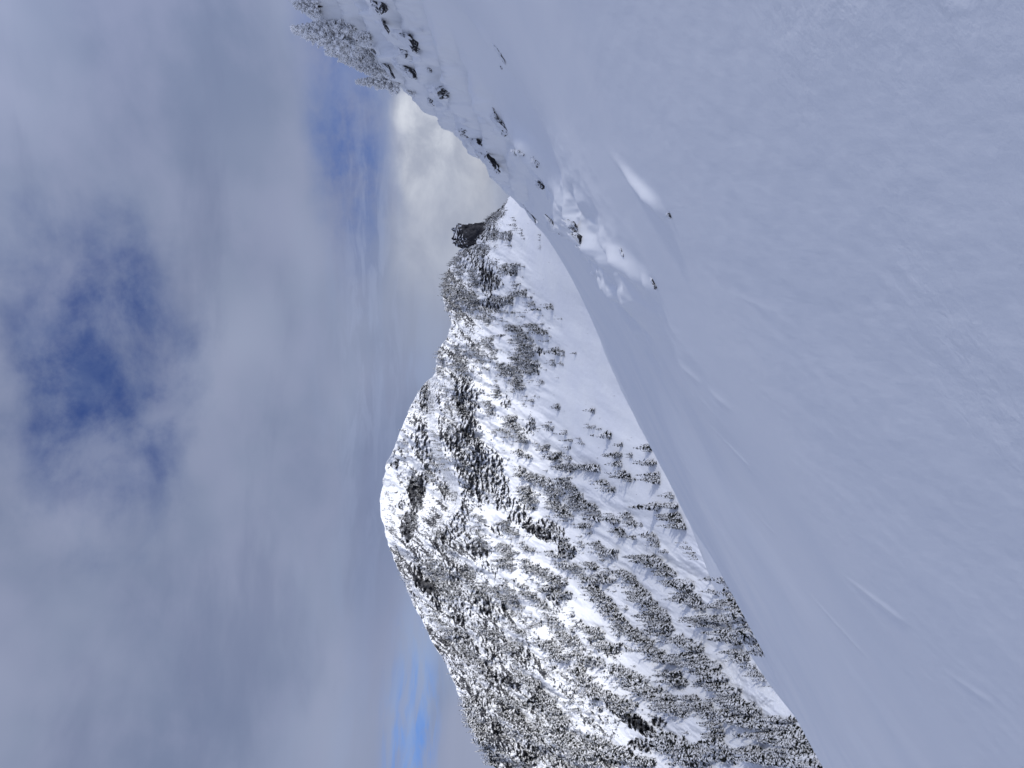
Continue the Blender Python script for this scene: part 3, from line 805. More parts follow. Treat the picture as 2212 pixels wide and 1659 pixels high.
# stands: (frame, x0, y0, x1, y1, half width, number, height factor, phrase or None); the line runs along the feet of the stand
ST = [
    ('k', 1370, 80, 1400, 330, 30, 8, .8, None), ('k', 1300, 350, 1300, 490, 40, 9, .8, None), ('k', 1170, 350, 1150, 480, 40, 8, .75, None), ('k', 1060, 300, 1000, 480, 60, 14, .7, None), ('k', 1280, 540, 1310, 600, 10, 3, .5, None),
    ('k', 1400, 920, 1380, 1100, 40, 12, .95, None), ('k', 1230, 900, 1220, 1080, 60, 10, .9, None), ('k', 1570, 1380, 1590, 1500, 30, 8, 1.0, None), ('k', 1430, 1390, 1440, 1480, 60, 8, .9, None), ('k', 1330, 1480, 1320, 1620, 40, 10, .95, None), ('k', 1150, 1500, 1180, 1600, 60, 10, .9, None),
    ('k', 900, 560, 760, 760, 110, 22, .55, None), ('k', 620, 1000, 700, 1330, 90, 34, .6, None), ('k', 420, 880, 350, 1100, 110, 20, .5, None), ('k', 180, 1050, 150, 1500, 60, 34, .6, None), ('k', 320, 1200, 400, 1500, 120, 34, .6, None), ('k', 560, 1450, 760, 1640, 110, 30, .75, None),
    ('k', 900, 80, 1040, 20, 90, 26, .45, None), ('k', 800, 250, 950, 150, 90, 26, .45, None), ('k', 1680, 1600, 1720, 1640, 20, 4, .9, None), ('k', 560, 640, 200, 960, 60, 40, .5, None), ('k', 1000, 150, 1220, -80, 60, 30, .45, None),
    ('a', 1020, 985, 1040, 1000, 12, 3, 1.0, None), ('a', 1115, 950, 1125, 985, 14, 6, .8, None), ('a', 845, 1012, 850, 1018, 4, 2, .7, None), ('a', 1195, 1060, 1195, 1062, 2, 1, .7, None), ('a', 920, 672, 925, 680, 4, 2, .6, None),
    ('a', 480, 870, 640, 1060, 70, 40, .75, None), ('a', 360, 720, 380, 1000, 36, 44, .6, None), ('a', 440, 800, 450, 1080, 50, 40, .6, None), ('a', 700, 1040, 640, 1110, 30, 14, .6, None),
    ('a', 800, 1110, 900, 1160, 26, 12, .95, None), ('a', 950, 1100, 1090, 1180, 34, 20, 1.0, None), ('a', 870, 1180, 1010, 1330, 70, 40, 1.0, None), ('a', 1000, 1370, 990, 1470, 50, 18, .85, None), ('a', 1160, 1280, 1170, 1310, 26, 7, 1.25, None), ('a', 860, 1330, 940, 1440, 50, 22, .9, None),
    ('a', 660, 1200, 700, 1380, 46, 28, .85, None), ('a', 570, 1230, 600, 1390, 50, 24, .75, None), ('a', 430, 1250, 480, 1500, 66, 46, .7, None), ('a', 850, 1400, 900, 1590, 46, 34, .9, None), ('a', 750, 1400, 800, 1480, 40, 18, .85, None), ('a', 310, 1300, 320, 1500, 34, 26, .55, None),
    ('a', 1210, 1290, 1215, 1330, 14, 6, .5, None), ('a', 1140, 1360, 1145, 1410, 10, 5, .5, None), ('a', 1300, 1312, 1302, 1318, 3, 2, .6, None), ('a', 1180, 1380, 1210, 1400, 14, 6, .3, None), ('a', 900, 385, 910, 480, 16, 6, .4, None), ('a', 1030, 420, 1040, 560, 10, 8, .22, None),
    ('b', 1080, 70, 1110, 165, 26, 12, .85, None), ('b', 1040, 190, 1060, 300, 40, 22, .85, None), ('b', 1200, 300, 1260, 420, 60, 34, .95, None), ('b', 1250, 440, 1320, 500, 40, 16, .9, None), ('b', 1150, 390, 1190, 470, 30, 12, .8, None),
    ('b', 1805, 262, 1806, 264, 3, 1, 1.55, 'alone on the open snow apron'), ('b', 1915, 440, 1920, 455, 8, 2, 1.45, 'at the snow hollow low on the apron'),
    ('b', 1345, 180, 1360, 195, 10, 4, .9, None), ('b', 1540, 215, 1550, 265, 14, 7, .6, None), ('b', 1600, 425, 1605, 430, 5, 2, .95, None), ('b', 1640, 480, 1642, 484, 5, 3, 1.0, None), ('b', 1700, 465, 1740, 520, 12, 6, .6, None), ('b', 1620, 535, 1625, 540, 6, 2, .6, None), ('b', 1390, 370, 1510, 380, 12, 6, .5, None), ('b', 1750, 370, 1860, 400, 14, 7, .5, None),
    ('b', 1450, 520, 1470, 560, 20, 10, 1.1, None), ('b', 1540, 570, 1560, 640, 20, 12, 1.15, 'in the upper clump beside the apron'), ('b', 1260, 560, 1350, 610, 14, 8, .9, None),
    ('b', 1560, 690, 1700, 670, 26, 22, 1.1, 'in the dark clump above the hollow'), ('b', 1720, 680, 1850, 690, 26, 22, 1.15, 'in the dark clump above the hollow'), ('b', 1560, 760, 1680, 850, 40, 24, 1.1, 'in the dark clump above the hollow'), ('b', 1860, 770, 1960, 860, 22, 12, 1.15, 'around the pale snow hollow'),
    ('b', 1960, 570, 2010, 600, 18, 9, 1.05, 'in the short row above the hollow'), ('b', 2000, 640, 2010, 670, 14, 5, 1.0, 'in the short row above the hollow'), ('b', 2080, 580, 2090, 610, 10, 5, .9, 'between the hollow and the slope edge'), ('b', 2010, 510, 2015, 530, 8, 4, .9, 'near the snow slope edge, above the hollow'), ('b', 2020, 715, 2100, 780, 18, 9, 1.15, 'beside the pale snow hollow'),
    ('b', 2212, 515, 2230, 560, 10, 5, 1.0, 'on the edge of the near snow slope'), ('b', 2230, 640, 2270, 660, 14, 7, 1.35, 'on the edge of the near snow slope'), ('b', 2270, 720, 2290, 790, 12, 9, 1.3, 'on the edge of the near snow slope'),
    ('b', 1280, 700, 1420, 800, 50, 34, .95, None), ('b', 1260, 830, 1400, 960, 60, 34, .9, None), ('b', 1420, 760, 1560, 900, 50, 40, 1.0, None), ('b', 1500, 940, 1640, 1060, 40, 30, 1.0, None), ('b', 1680, 890, 1860, 1050, 46, 44, 1.1, None), ('b', 1640, 900, 1690, 1000, 40, 16, 1.0, None),
    ('b', 1740, 1100, 1800, 1120, 10, 4, 1.0, None), ('b', 1920, 1020, 1990, 1090, 22, 12, 1.05, 'in the thin row below the dark clump'), ('b', 1990, 1130, 2050, 1190, 18, 10, 1.1, 'in the thin row below the dark clump'), ('b', 2060, 1020, 2110, 1120, 20, 9, .8, 'among the small trees above the slope edge'), ('b', 2150, 1090, 2160, 1125, 10, 5, .8, 'among the small trees above the slope edge'), ('b', 2095, 1190, 2110, 1200, 10, 4, .8, 'among the small trees above the slope edge'), ('b', 2220, 1170, 2300, 1260, 16, 10, .9, 'in the sparse string above the slope edge'), ('b', 2330, 1290, 2350, 1320, 10, 4, .8, 'in the sparse string above the slope edge'),
    ('b', 2270, 960, 2290, 970, 8, 2, 1.9, 'standing tall at the slope edge'), ('b', 2390, 960, 2420, 975, 12, 4, 1.75, 'standing tall at the slope edge'), ('b', 2370, 860, 2390, 910, 8, 5, 1.1, 'on the edge of the near snow slope'), ('b', 2420, 1020, 2490, 1140, 12, 12, 1.5, 'crowded at the bend of the slope edge'),
    ('b', 1820, 1240, 1960, 1340, 30, 22, 1.2, 'in the dense row under the diagonal cliff'), ('b', 2140, 1330, 2300, 1400, 36, 26, 1.55, 'in the thick bushy clump above the slope edge'), ('b', 2300, 1400, 2400, 1480, 24, 18, 1.25, 'in the thick bushy clump above the slope edge'),
    ('b', 1120, 1240, 1230, 1350, 60, 40, .9, None), ('b', 1100, 1350, 1220, 1440, 50, 30, .9, None), ('b', 1300, 1260, 1360, 1310, 24, 10, .8, None), ('b', 1290, 1380, 1460, 1470, 36, 30, 1.0, None), ('b', 1480, 1300, 1560, 1350, 14, 7, .9, None), ('b', 1600, 1210, 1660, 1340, 26, 14, .8, None),
    ('b', 1420, 1440, 1600, 1560, 46, 34, 1.15, None), ('b', 1440, 1560, 1640, 1640, 36, 26, 1.2, None), ('b', 1560, 1390, 1720, 1440, 24, 18, 1.1, None), ('b', 1780, 1370, 1840, 1430, 18, 10, 1.1, 'in the second row under the diagonal cliff'), ('b', 1860, 1460, 1930, 1540, 26, 18, 1.15, 'in the second row under the diagonal cliff'), ('b', 1660, 1450, 1850, 1540, 30, 18, 1.05, None),
    ('b', 2010, 1440, 2110, 1490, 22, 16, 1.25, 'in the middle diagonal row'), ('b', 2090, 1500, 2160, 1580, 22, 14, 1.25, 'in the middle diagonal row'), ('b', 1800, 1570, 1930, 1660, 36, 24, 1.2, None), ('b', 2160, 1600, 2240, 1680, 24, 16, 1.3, 'in the middle diagonal row'),
    ('b', 1140, 1080, 1260, 1190, 36, 24, .8, None), ('b', 930, 1020, 1000, 1090, 30, 14, .7, None), ('b', 920, 1120, 1040, 1280, 50, 34, .75, None), ('b', 600, 580, 700, 680, 50, 26, .6, None), ('b', 560, 700, 640, 790, 60, 28, .6, None), ('b', 680, 810, 790, 920, 50, 26, .75, None), ('b', 500, 740, 540, 1000, 46, 34, .6, None), ('b', 470, 1020, 480, 1220, 40, 26, .55, None), ('b', 640, 1080, 740, 1330, 60, 34, .65, None), ('b', 560, 1330, 800, 1640, 90, 80, .7, None), ('b', 840, 1420, 1000, 1640, 70, 54, .8, None), ('b', 1120, 1530, 1240, 1650, 50, 28, .95, None), ('b', 1280, 1560, 1420, 1660, 36, 22, 1.0, None),
    ('b', 700, 60, 740, 300, 26, 26, .5, None), ('b', 840, 60, 900, 330, 60, 26, .45, None), ('b', 760, 340, 860, 560, 60, 30, .45, None), ('b', 900, 560, 1080, 900, 90, 40, .45, None), ('b', 560, 60, 620, 300, 40, 30, .5, None), ('b', 620, 400, 700, 560, 40, 22, .55, None), ('b', 770, 160, 860, 300, 60, 26, .6, None), ('b', 820, 640, 900, 800, 60, 20, .5, None), ('b', 700, 340, 780, 440, 40, 14, .55, None),
    ('b', 380, 480, 470, 840, 60, 44, .42, None), ('b', 270, 860, 330, 1010, 34, 22, .42, None), ('b', 290, 1040, 360, 1240, 40, 30, .45, None), ('b', 340, 1260, 460, 1560, 50, 60, .5, None),
    ('c', 1330, 360, 1500, 560, 50, 40, 1.15, None), ('c', 1500, 560, 1720, 740, 46, 40, 1.2, 'in the long diagonal row below the cliffs'), ('c', 1720, 740, 1900, 860, 36, 26, 1.2, 'in the long diagonal row below the cliffs'),
    ('c', 1620, 300, 1720, 430, 40, 26, 1.3, 'in the second diagonal row'), ('c', 1720, 440, 1840, 600, 56, 38, 1.4, 'in the second diagonal row'), ('c', 1860, 640, 1970, 690, 30, 12, 1.4, 'in the short cross row above the debris'), ('c', 2000, 690, 2060, 740, 26, 14, 1.3, 'in the short cross row above the debris'),
    ('c', 1900, 220, 2070, 440, 36, 34, 1.35, 'in the third diagonal row'), ('c', 2060, 500, 2160, 560, 30, 14, 1.4, 'beside the shelf, above the shelf trees'),
    ('c', 1840, 900, 1940, 1000, 36, 24, 1.3, 'in the separate row above the pale gully'), ('c', 2000, 780, 2180, 880, 46, 36, 1.45, 'in the broad clump over the debris'), ('c', 1960, 1070, 2110, 1190, 26, 16, 1.1, 'in the curved string beside the gully'), ('c', 2080, 940, 2190, 970, 18, 9, 1.3, 'in the small clump over the debris'),
    ('c', 1160, 560, 1340, 610, 40, 20, .95, None), ('c', 1260, 640, 1430, 750, 50, 38, 1.1, None), ('c', 880, 380, 1000, 580, 60, 34, .8, None), ('c', 740, 270, 830, 350, 36, 16, .8, None), ('c', 1000, 600, 1180, 710, 50, 28, .9, None), ('c', 900, 670, 1060, 820, 70, 50, .9, None), ('c', 1090, 760, 1330, 850, 46, 36, 1.0, None),
    ('c', 1130, 880, 1310, 1050, 60, 56, 1.1, None), ('c', 1440, 870, 1640, 980, 46, 42, 1.2, None), ('c', 1600, 1010, 1850, 1120, 50, 54, 1.3, 'in the wooded knoll above the cave cliff'), ('c', 1800, 1120, 1950, 1210, 40, 24, 1.3, 'at the low end of the wooded knoll'), ('c', 1240, 1020, 1550, 1190, 70, 56, 1.05, None),
    ('c', 880, 1080, 1070, 1290, 60, 44, .95, None), ('c', 480, 1070, 760, 1150, 46, 46, .8, None), ('c', 600, 1170, 870, 1410, 90, 84, .9, None), ('c', 940, 1320, 1320, 1590, 110, 100, 1.05, None), ('c', 1240, 1420, 1700, 1590, 80, 90, 1.2, None), ('c', 1790, 1370, 2080, 1590, 80, 70, 1.4, None), ('c', 2100, 1120, 2212, 1380, 36, 22, 1.2, 'in the steep string left of the gully'),
    ('c', 440, 260, 740, 420, 70, 56, .75, None), ('c', 620, 550, 760, 620, 36, 18, .75, None), ('c', 420, 580, 700, 750, 70, 46, .75, None), ('c', 250, 660, 500, 980, 80, 70, .7, None), ('c', 300, 1060, 530, 1590, 80, 100, .8, None), ('c', 60, 480, 260, 640, 50, 40, .65, None), ('c', 20, 60, 260, 300, 90, 60, .7, None), ('c', 700, 900, 880, 1060, 60, 30, .8, None),
    ('d', 780, 700, 1000, 790, 40, 22, 1.5, 'in the broad clump over the debris'), ('d', 960, 800, 1100, 900, 30, 18, 1.5, 'in the broad clump over the debris'), ('d', 1010, 950, 1220, 1010, 40, 20, 1.55, 'in the clump above the debris head'), ('d', 1080, 1030, 1330, 1140, 40, 28, 1.5, 'in the clump above the debris head'),
    ('d', 1080, 1180, 1330, 1290, 40, 28, 1.6, 'in the grove below the debris'), ('d', 1300, 1230, 1500, 1330, 40, 26, 1.6, 'in the grove below the debris'), ('d', 1420, 1360, 1590, 1440, 34, 18, 1.6, 'in the grove below the debris'), ('d', 1560, 1230, 1730, 1260, 24, 12, 1.7, 'in the dark clump where the debris ends'),
    ('d', 1700, 1320, 1790, 1440, 34, 18, 1.7, 'in the lowest grove against the slope edge'), ('d', 1780, 1450, 1930, 1640, 40, 36, 1.7, 'in the lowest grove against the slope edge'), ('d', 1300, 1480, 1520, 1620, 46, 28, 1.5, 'in the grove below the debris'), ('d', 1620, 1500, 1760, 1640, 46, 24, 1.6, 'in the lowest grove against the slope edge'), ('d', 600, 1400, 1000, 1600, 90, 60, 1.35, None), ('d', 1000, 1400, 1180, 1600, 40, 20, 1.3, None),
    ('d', 980, 350, 1170, 420, 30, 18, 1.3, 'in the tangled row behind the shelf'), ('d', 1100, 470, 1240, 600, 40, 22, 1.4, 'in the tangled row behind the shelf'), ('d', 1180, 640, 1290, 740, 24, 14, 1.1, 'in the string along the shelf rim'), ('d', 1290, 760, 1430, 900, 18, 18, 1.05, 'in the string along the shelf rim'), ('d', 1490, 950, 1530, 975, 6, 3, .6, None), ('d', 1000, 250, 1070, 300, 16, 5, 1.1, 'behind the shelf rim'), ('d', 945, 35, 955, 40, 4, 2, .8, None), ('d', 1010, 140, 1015, 150, 5, 2, 1.5, 'behind the shelf rim'),
    ('d', 620, 210, 740, 225, 6, 1, 1.5, None), ('d', 1330, 1140, 1380, 1200, 20, 5, 1.5, 'at the upper lip of the debris'),
]
# shelf trees stand nearer, on the shelf just beyond the slope edge
SHELF = [('b', 2460, 1230, 2560, 1370, 10, 8, .50), ('d', 1090, 20, 1120, 110, 10, 7, .55), ('d', 1110, 140, 1150, 185, 10, 5, .6), ('d', 1170, 190, 1260, 330, 20, 14, .75), ('d', 1260, 330, 1370, 500, 26, 18, .85), ('d', 1360, 520, 1450, 670, 20, 12, .8)]


def px_h(p, H):
    return H / p.y * F


trees = []       # (point, height, form, phrase, order)
for (fr, x0, y0, x1, y1, hw, n, hf, ph) in ST:
    ox, oy, sc = FR[fr]
    n = int(round(n * {'k': 1.7, 'a': 1.5, 'b': 1.2, 'c': 1.05, 'd': 0.85}[fr])) if n > 8 else n
    lx, ly = x1 - x0, y1 - y0
    ln = math.hypot(lx, ly) + 1e-6
    for k in range(n):
        q = (k + random.random()) / n
        off = random.gauss(0, 0.45) * hw
        off = max(-0.8 * hw, min(0.8 * hw, off)) * (0.78 if fr in 'cd' else 1.0)
        zx, zy = x0 + lx * q - ly / ln * off, y0 + ly * q + lx / ln * off
        x, y = ox + zx * sc, oy + zy * sc
        if x > np.interp(y, BOT_Y, BOT_X) + 25:
            continue
        p = mtn_point(x, y)
        if p is None:
            continue
        H = 11.2 * hf ** 0.8 * random.choice((0.4, 0.6, 0.75, 0.9, 1.0, 1.1, 1.25, 1.5)) * (0.92 + 0.16 * random.random())
        form = random.choice(FORM_LIST)
        if hf < .5:
            form, H = random.choice(('broad', 'dense')), H * 0.8
        if ph and random.random() < 0.05:
            form = 'bare'
        if 'alone' in (ph or '') or 'hollow low' in (ph or ''):
            form = 'broad'
        trees.append([p, H, form, ph, q, x, y])
# scattered saplings and stunted trees over the wooded ground
for k in range(8500):
    y = random.uniform(560, 1680)
    xs, xb = np.interp(y, SKY_Y, SKY_X), np.interp(y, BOT_Y, BOT_X)
    t = random.uniform(0.30, 0.99)
    x = xb + (xs - xb) * t
    dens = 0.18 + 0.82 * float(sstep(1230, 1400, y)) * float(sstep(1290, 1190, x - (y - 1400) * 0.35))
    dens *= 1 - float(apron_field(np.array([x]), np.array([y]))[0])
    cl_ = float(fbm(np.array([x / 30]), np.array([y / 30]), 4.4, 3)[0])
    if random.random() > dens * (0.8 + 1.6 * cl_):
        continue
    p = mtn_point(x, y)
    if p is None:
        continue
    trees.append([p, random.choice((3, 4, 5, 6, 8, 10)) * (0.8 + 0.4 * random.random()), random.choice(('dense', 'broad', 'narrow')), None, t, x, y])
# tiny seedlings poking through the apron
for k in range(150):
    y = random.uniform(430, 1500)
    xb = np.interp(y, BOT_Y, BOT_X)
    x = xb - random.uniform(8, 190) if y < 1050 else xb - random.uniform(10, 260)
    p = mtn_point(x, y)
    if p is None or fbm(np.array([x / 24.]), np.array([y / 24.]), 1.9, 2)[0] < 0.05:
        continue
    trees.append([p, random.uniform(1.0, 2.6), 'dense', None, 0, x, y])
for (fr, x0, y0, x1, y1, hw, n, hf) in SHELF:
    ox, oy, sc = FR[fr]
    lx, ly = x1 - x0, y1 - y0
    ln = math.hypot(lx, ly)
    for k in range(n):
        q = (k + random.random()) / n
        off = random.gauss(0, 0.5) * hw
        x, y = ox + (x0 + lx * q - ly / ln * off) * sc, oy + (y0 + ly * q + lx / ln * off) * sc
        p = shelf_point(x + 5, y)
        trees.append([p, 7.6 * hf * random.choice((0.6, .8, 1.0, 1.15)), random.choice(('broad', 'dense', 'dense', 'narrow')), 'on the shaded shelf beyond the slope edge', q, x, y])


def seen(t):
    p, H, form, ph, q, x, y = t
    edge = np.interp(y, BOT_Y, BOT_X)
    tip = x - px_h(p, H)
    return tip < edge - 2 and -20 < y < 1672


trees = [t for t in trees if seen(t)]
cand = [t for t in trees if t[3] and t[6] < 1656]
cand.sort(key=lambda t: -px_h(t[0], t[1]) * (1.6 if 'alone' in t[3] else 1))
single = cand[:292]
sid = {id(t) for t in single}
rest = [t for t in trees if id(t) not in sid]
ORD = ['first', 'second', 'third', 'fourth', 'fifth', 'sixth', 'seventh', 'eighth', 'ninth', 'tenth', 'eleventh', 'twelfth', 'thirteenth', 'fourteenth', 'fifteenth', 'sixteenth', 'seventeenth', 'eighteenth', 'nineteenth', 'twentieth']


def ordinal(k):
    if k < 20:
        return ORD[k]
    tens = ['twenty', 'thirty', 'forty', 'fifty', 'sixty', 'seventy', 'eighty', 'ninety']
    t_, u2 = divmod(k + 1, 10)
    if u2 == 0:
        return {20: 'twentieth', 30: 'thirtieth', 40: 'fortieth', 50: 'fiftieth', 60: 'sixtieth', 70: 'seventieth', 80: 'eightieth'}[k + 1]
    return tens[t_ - 2] + '-' + ORD[u2 - 1]


LOOK = {'dense': 'dense snowy fir', 'narrow': 'slim snowy fir', 'broad': 'broad snowy fir', 'open': 'thin bare-stemmed fir', 'bare': 'ragged bare fir'}
byph = {}
for t in single:
    byph.setdefault((t[3], t[2]), []).append(t)
first = {}
for (ph, form), lst in byph.items():
    lst.sort(key=lambda t: t[6])
    for k, t in enumerate(lst):
        p, H, form, ph, q, x, y = t
        v = random.randrange(3)
        key = (form, v)
        cm, tm = PROTO[key]
        if key not in first:
            root = bpy.data.objects.new('snowy_conifer', None)
            root.empty_display_size = 0.2
            link(root)
            first[key] = (root, obj('crown', cm, root), obj('trunk', tm, root))
        else:
            r0, c0, t0 = first[key]
            root = r0.copy()
            link(root)
            for ch in (c0, t0):
                c2 = ch.copy()
                link(c2)
                c2.parent = root
        root.location = p
        root.rotation_euler = (random.gauss(0, .025), random.gauss(0, .025), random.uniform(0, 6.28))
        wd = random.uniform(0.85, 1.2)
        root.scale = (H * wd, H * wd, H)
        lab = LOOK[form] + ' ' + ph
        if len(lst) > 1:
            lab = LOOK[form] + ' ' + ph + ', ' + ordinal(k) + ' from picture top'
            if len(lab.split()) > 16:
                lab = LOOK[form] + ' ' + ph + ', ' + ordinal(k) + ' from picture top'
        tag(root, lab, 'tree', 'firs ' + ph)

# all the smaller trees of the wooded mountainside as one mass
Vs, Fs, Ms = [], [], []
off = 0
for p, H, form, ph, q, x, y in rest:
    V, Fc, top = LOD[form, random.randrange(3)]
    a = random.uniform(0, 6.28)
    w = random.uniform(0.85, 1.25) * H
    ca, sa = math.cos(a) * w, math.sin(a) * w
    lx, ly = random.gauss(0, .03), random.gauss(0, .03)
    Q = np.stack([V[:, 0] * ca - V[:, 1] * sa + p.x + lx * V[:, 2] * H, V[:, 0] * sa + V[:, 1] * ca + p.y + ly * V[:, 2] * H, V[:, 2] * H + p.z - 0.03 * H], 1)
    Vs.append(Q)
    Fs.append(Fc + off)
    Ms.append(top)
    off += len(V)
mesh = raw_mesh('distant_firs', np.concatenate(Vs), np.concatenate(Fs), [M_NEEDLE, M_BSNOW, M_BARK], np.concatenate(Ms))
tag(obj('distant_firs', mesh), 'thousands of small snow dusted firs covering the mountainside', 'forest', kind='stuff')
print('TREES', len(trees), 'single', len(single), 'rest', len(rest), 'faces', sum(len(f) for f in Fs))


# ------------------------------------------------------------------ rocks
def ico(sub):
    import bmesh
    bm = bmesh.new()
    bmesh.ops.create_icosphere(bm, subdivisions=sub, radius=1.0)
    V = np.array([v.co[:] for v in bm.verts])
    Fc = np.array([[v.index for v in f.verts] for f in bm.faces])
    bm.free()
    return V, Fc


ICO5, ICOF5 = ico(5)
ICO4, ICOF4 = ico(4)


def rock_verts(seed, sx, sy_, sz, ang=0.35, V=None):
    V = (ICO5 if V is None else V).copy()
    rng = np.random.default_rng(seed)
    # facets: clip the ball with random planes, then roughen
    for k in range(16):
        n = rng.normal(size=3)
        n /= np.linalg.norm(n)
        dd = rng.uniform(0.55, 0.9)
        e = V @ n - dd
        V = V - np.maximum(e, 0)[:, None] * n[None] * 0.95
    nz_ = fbm(V[:, 0] * 2 + seed, V[:, 1] * 2, V[:, 2] * 2, 4)
    fine = fbm(V[:, 0] * 7 + seed, V[:, 1] * 7, V[:, 2] * 7, 3, True)
    V = V * (1 + 0.22 * nz_ + 0.05 * fine)[:, None]
    return V * np.array([sx, sy_, sz])


def rotz(V, a):
    c_, s_ = math.cos(a), math.sin(a)
    return np.stack([V[:, 0] * c_ - V[:, 1] * s_, V[:, 0] * s_ + V[:, 1] * c_, V[:, 2]], 1)


def cap_mesh(seed, sx, sy_, sz):
    """lumpy pillow of snow on top of a rock, with a trailing edge upslope"""
    V = ICO4.copy()
    nz_ = fbm(V[:, 0] * 1.3 + seed, V[:, 1] * 1.3, V[:, 2] * 1.3, 3)
    V = V * (1 + 0.28 * nz_)[:, None]
    V[:, 2] = np.where(V[:, 2] < 0, V[:, 2] * 0.45, V[:, 2])
    return V * np.array([sx, sy_, sz])


# (survey x, y, width sideways, depth, height in survey units, sink 0..1, snow cap, label)
RK_LIST = [
    (1450, 466, 9, 12, 9, .25, 0, 'small black boulder alone on the smooth slope, at the end of a snow drift'),
    (965, 198, 24, 20, 24, .25, 1, 'large dark rounded boulder under a thick snow cap on the ridge'),
    (830, 8, 34, 26, 22, .35, 1, 'dark rock with streaky snow at the very edge of the ridge by the picture border'),
    (846, 44, 44, 14, 8, .35, 1, 'long thin dark rock edge under a snow lip high on the ridge'),
    (893, 90, 36, 26, 22, .35, 1, 'craggy dark outcrop half under snow, above the smooth slope'),
    (903, 106, 12, 10, 8, .3, 0, 'little dark stone just below the craggy ridge outcrop'),
    (875, 113, 20, 16, 14, .45, 1, 'snow-plastered rock beside the craggy ridge outcrop'),
    (884, 146, 38, 18, 20, .3, 1, 'pointed dark ridge rock with snow-filled cracks and a low sharp end'),
    (930, 149, 9, 9, 9, .3, 1, 'small frosted stone in a dimple between two ridge boulders'),
    (840, 138, 46, 14, 9, .35, 1, 'long frosted rock band directly below the rime trees'),
    (1074, 105, 40, 9, 5, .45, 0, 'flat dark rock sliver showing through the smooth slope near the picture top'),
    (1084, 145, 7, 5, 4, .4, 0, 'tiny dark stone on the smooth slope below the flat rock sliver'),
    (1072, 240, 24, 10, 7, .4, 1, 'thin dark twiggy rock under a drift on the lower ridge'),
    (1082, 258, 22, 14, 12, .35, 1, 'speckled rock under the middle snow lip of the ridge'),
    (1090, 275, 30, 14, 12, .2, 1, 'black rock wedge under the middle snow lip of the ridge'),
    (1117, 329, 12, 12, 11, .25, 1, 'dark square rock in the snow hollow behind the big rounded drift'),
    (1131, 330, 13, 12, 11, .25, 1, 'dark cracked rock in the snow hollow, nearer the slope of the pair'),
    (1163, 348, 22, 18, 12, .55, 1, 'cracked frosted rock at the blunt end of the big rounded drift'),
    (1006, 285, 16, 14, 18, .3, 1, 'snow-capped frosted rock standing on the ridge crest'),
    (1024, 302, 30, 16, 13, .35, 1, 'dark streaked rock below the ridge crest cornice'),
    (1048, 326, 50, 26, 20, .4, 0, 'broad crumbly frosted outcrop on the ridge crest'),
    (1068, 352, 34, 18, 12, .5, 0, 'jagged rime-edged outcrop at the foot of the ridge crest'),
    (1170, 399, 17, 14, 12, .3, 1, 'dark wedge rock with a pale face on the lower ridge snow'),
    (1246, 492, 30, 22, 16, .35, 1, 'dark layered rock under a snow overhang low on the ridge'),
    (1256, 524, 34, 20, 14, .35, 1, 'dark fractured rock below the snow overhang, lower of the pair'),
    (1140, 455, 40, 14, 7, .5, 0, 'thin frosted rock rim beside the mountain at the slope break'),
    (1195, 486, 36, 12, 7, .5, 0, 'pale crusty rock rim below the frosted slope break'),
    (1415, 612, 20, 9, 7, .45, 1, 'small dark crack of rock at the lowest tip of the ridge'),
    (1345, 545, 16, 10, 6, .6, 1, 'shaded notch of rock between two long drifts'),
    (937, 218, 14, 12, 10, .35, 1, 'little frosted rock on the crest below the rime bushes'),
]
for i, (x, y, w, dpt, hh, sink, cap, lab) in enumerate(RK_LIST):
    p = ground_hit(x, y)
    k = p.y / F
    root = bpy.data.objects.new('snowy_rock', None)
    root.empty_display_size = 0.2
    link(root)
    root.location = p
    tag(root, lab, 'rock', 'rocks along the wind-swept ridge')
    # the long side follows the ridge line seen in the picture: down to the valley side
    nl = 1 if w < 13 else (3 if w < 22 else 5)
    Vl, Fl = [], []
    for q in range(nl):
        sc = 1.0 if nl == 1 else random.uniform(0.40, 0.75)
        Vq = rock_verts(60 + i * 7 + q, w * k * 0.62 * sc, dpt * k * 0.8 * sc, hh * k * 0.95 * (sc if nl == 1 else sc * 1.5), V=ICO5 if nl == 1 else ICO4)
        Vq = rotz(Vq, random.uniform(-.5, .5))
        if nl > 1:
            t_ = (q + 0.5) / nl - 0.5
            Vq = Vq + np.array([t_ * w * k * 0.85, random.uniform(-.5, .5) * dpt * k, random.uniform(-.25, .25) * hh * k])
        Vl.append(Vq)
        Fl.append((ICOF5 if nl == 1 else ICOF4) + sum(len(z_) for z_ in Vl[:-1]))
    V = np.concatenate(Vl)
    RF = np.concatenate(Fl)
    V[:, 2] += V[:, 0] * (0.6 if w > 24 else 0.3)
    V = V + np.array([0, dpt * k * 0.35, hh * k * (0.62 - sink)])
    o = obj('rock', raw_mesh('rock', V, RF, [M_ROCK], smooth=False), root)
    if cap:
        C = cap_mesh(200 + i, w * k * 0.6, dpt * k * 0.7, hh * k * 0.32)
        C[:, 2] += C[:, 0] * (0.9 if w > 24 else 0.4)
        C = C + np.array([w * k * 0.10, dpt * k * 0.55, hh * k * (1.15 - sink)])
        obj('snow_cap', raw_mesh('snow_cap', C, ICOF4, [M_CLUMP], smooth=True), root)

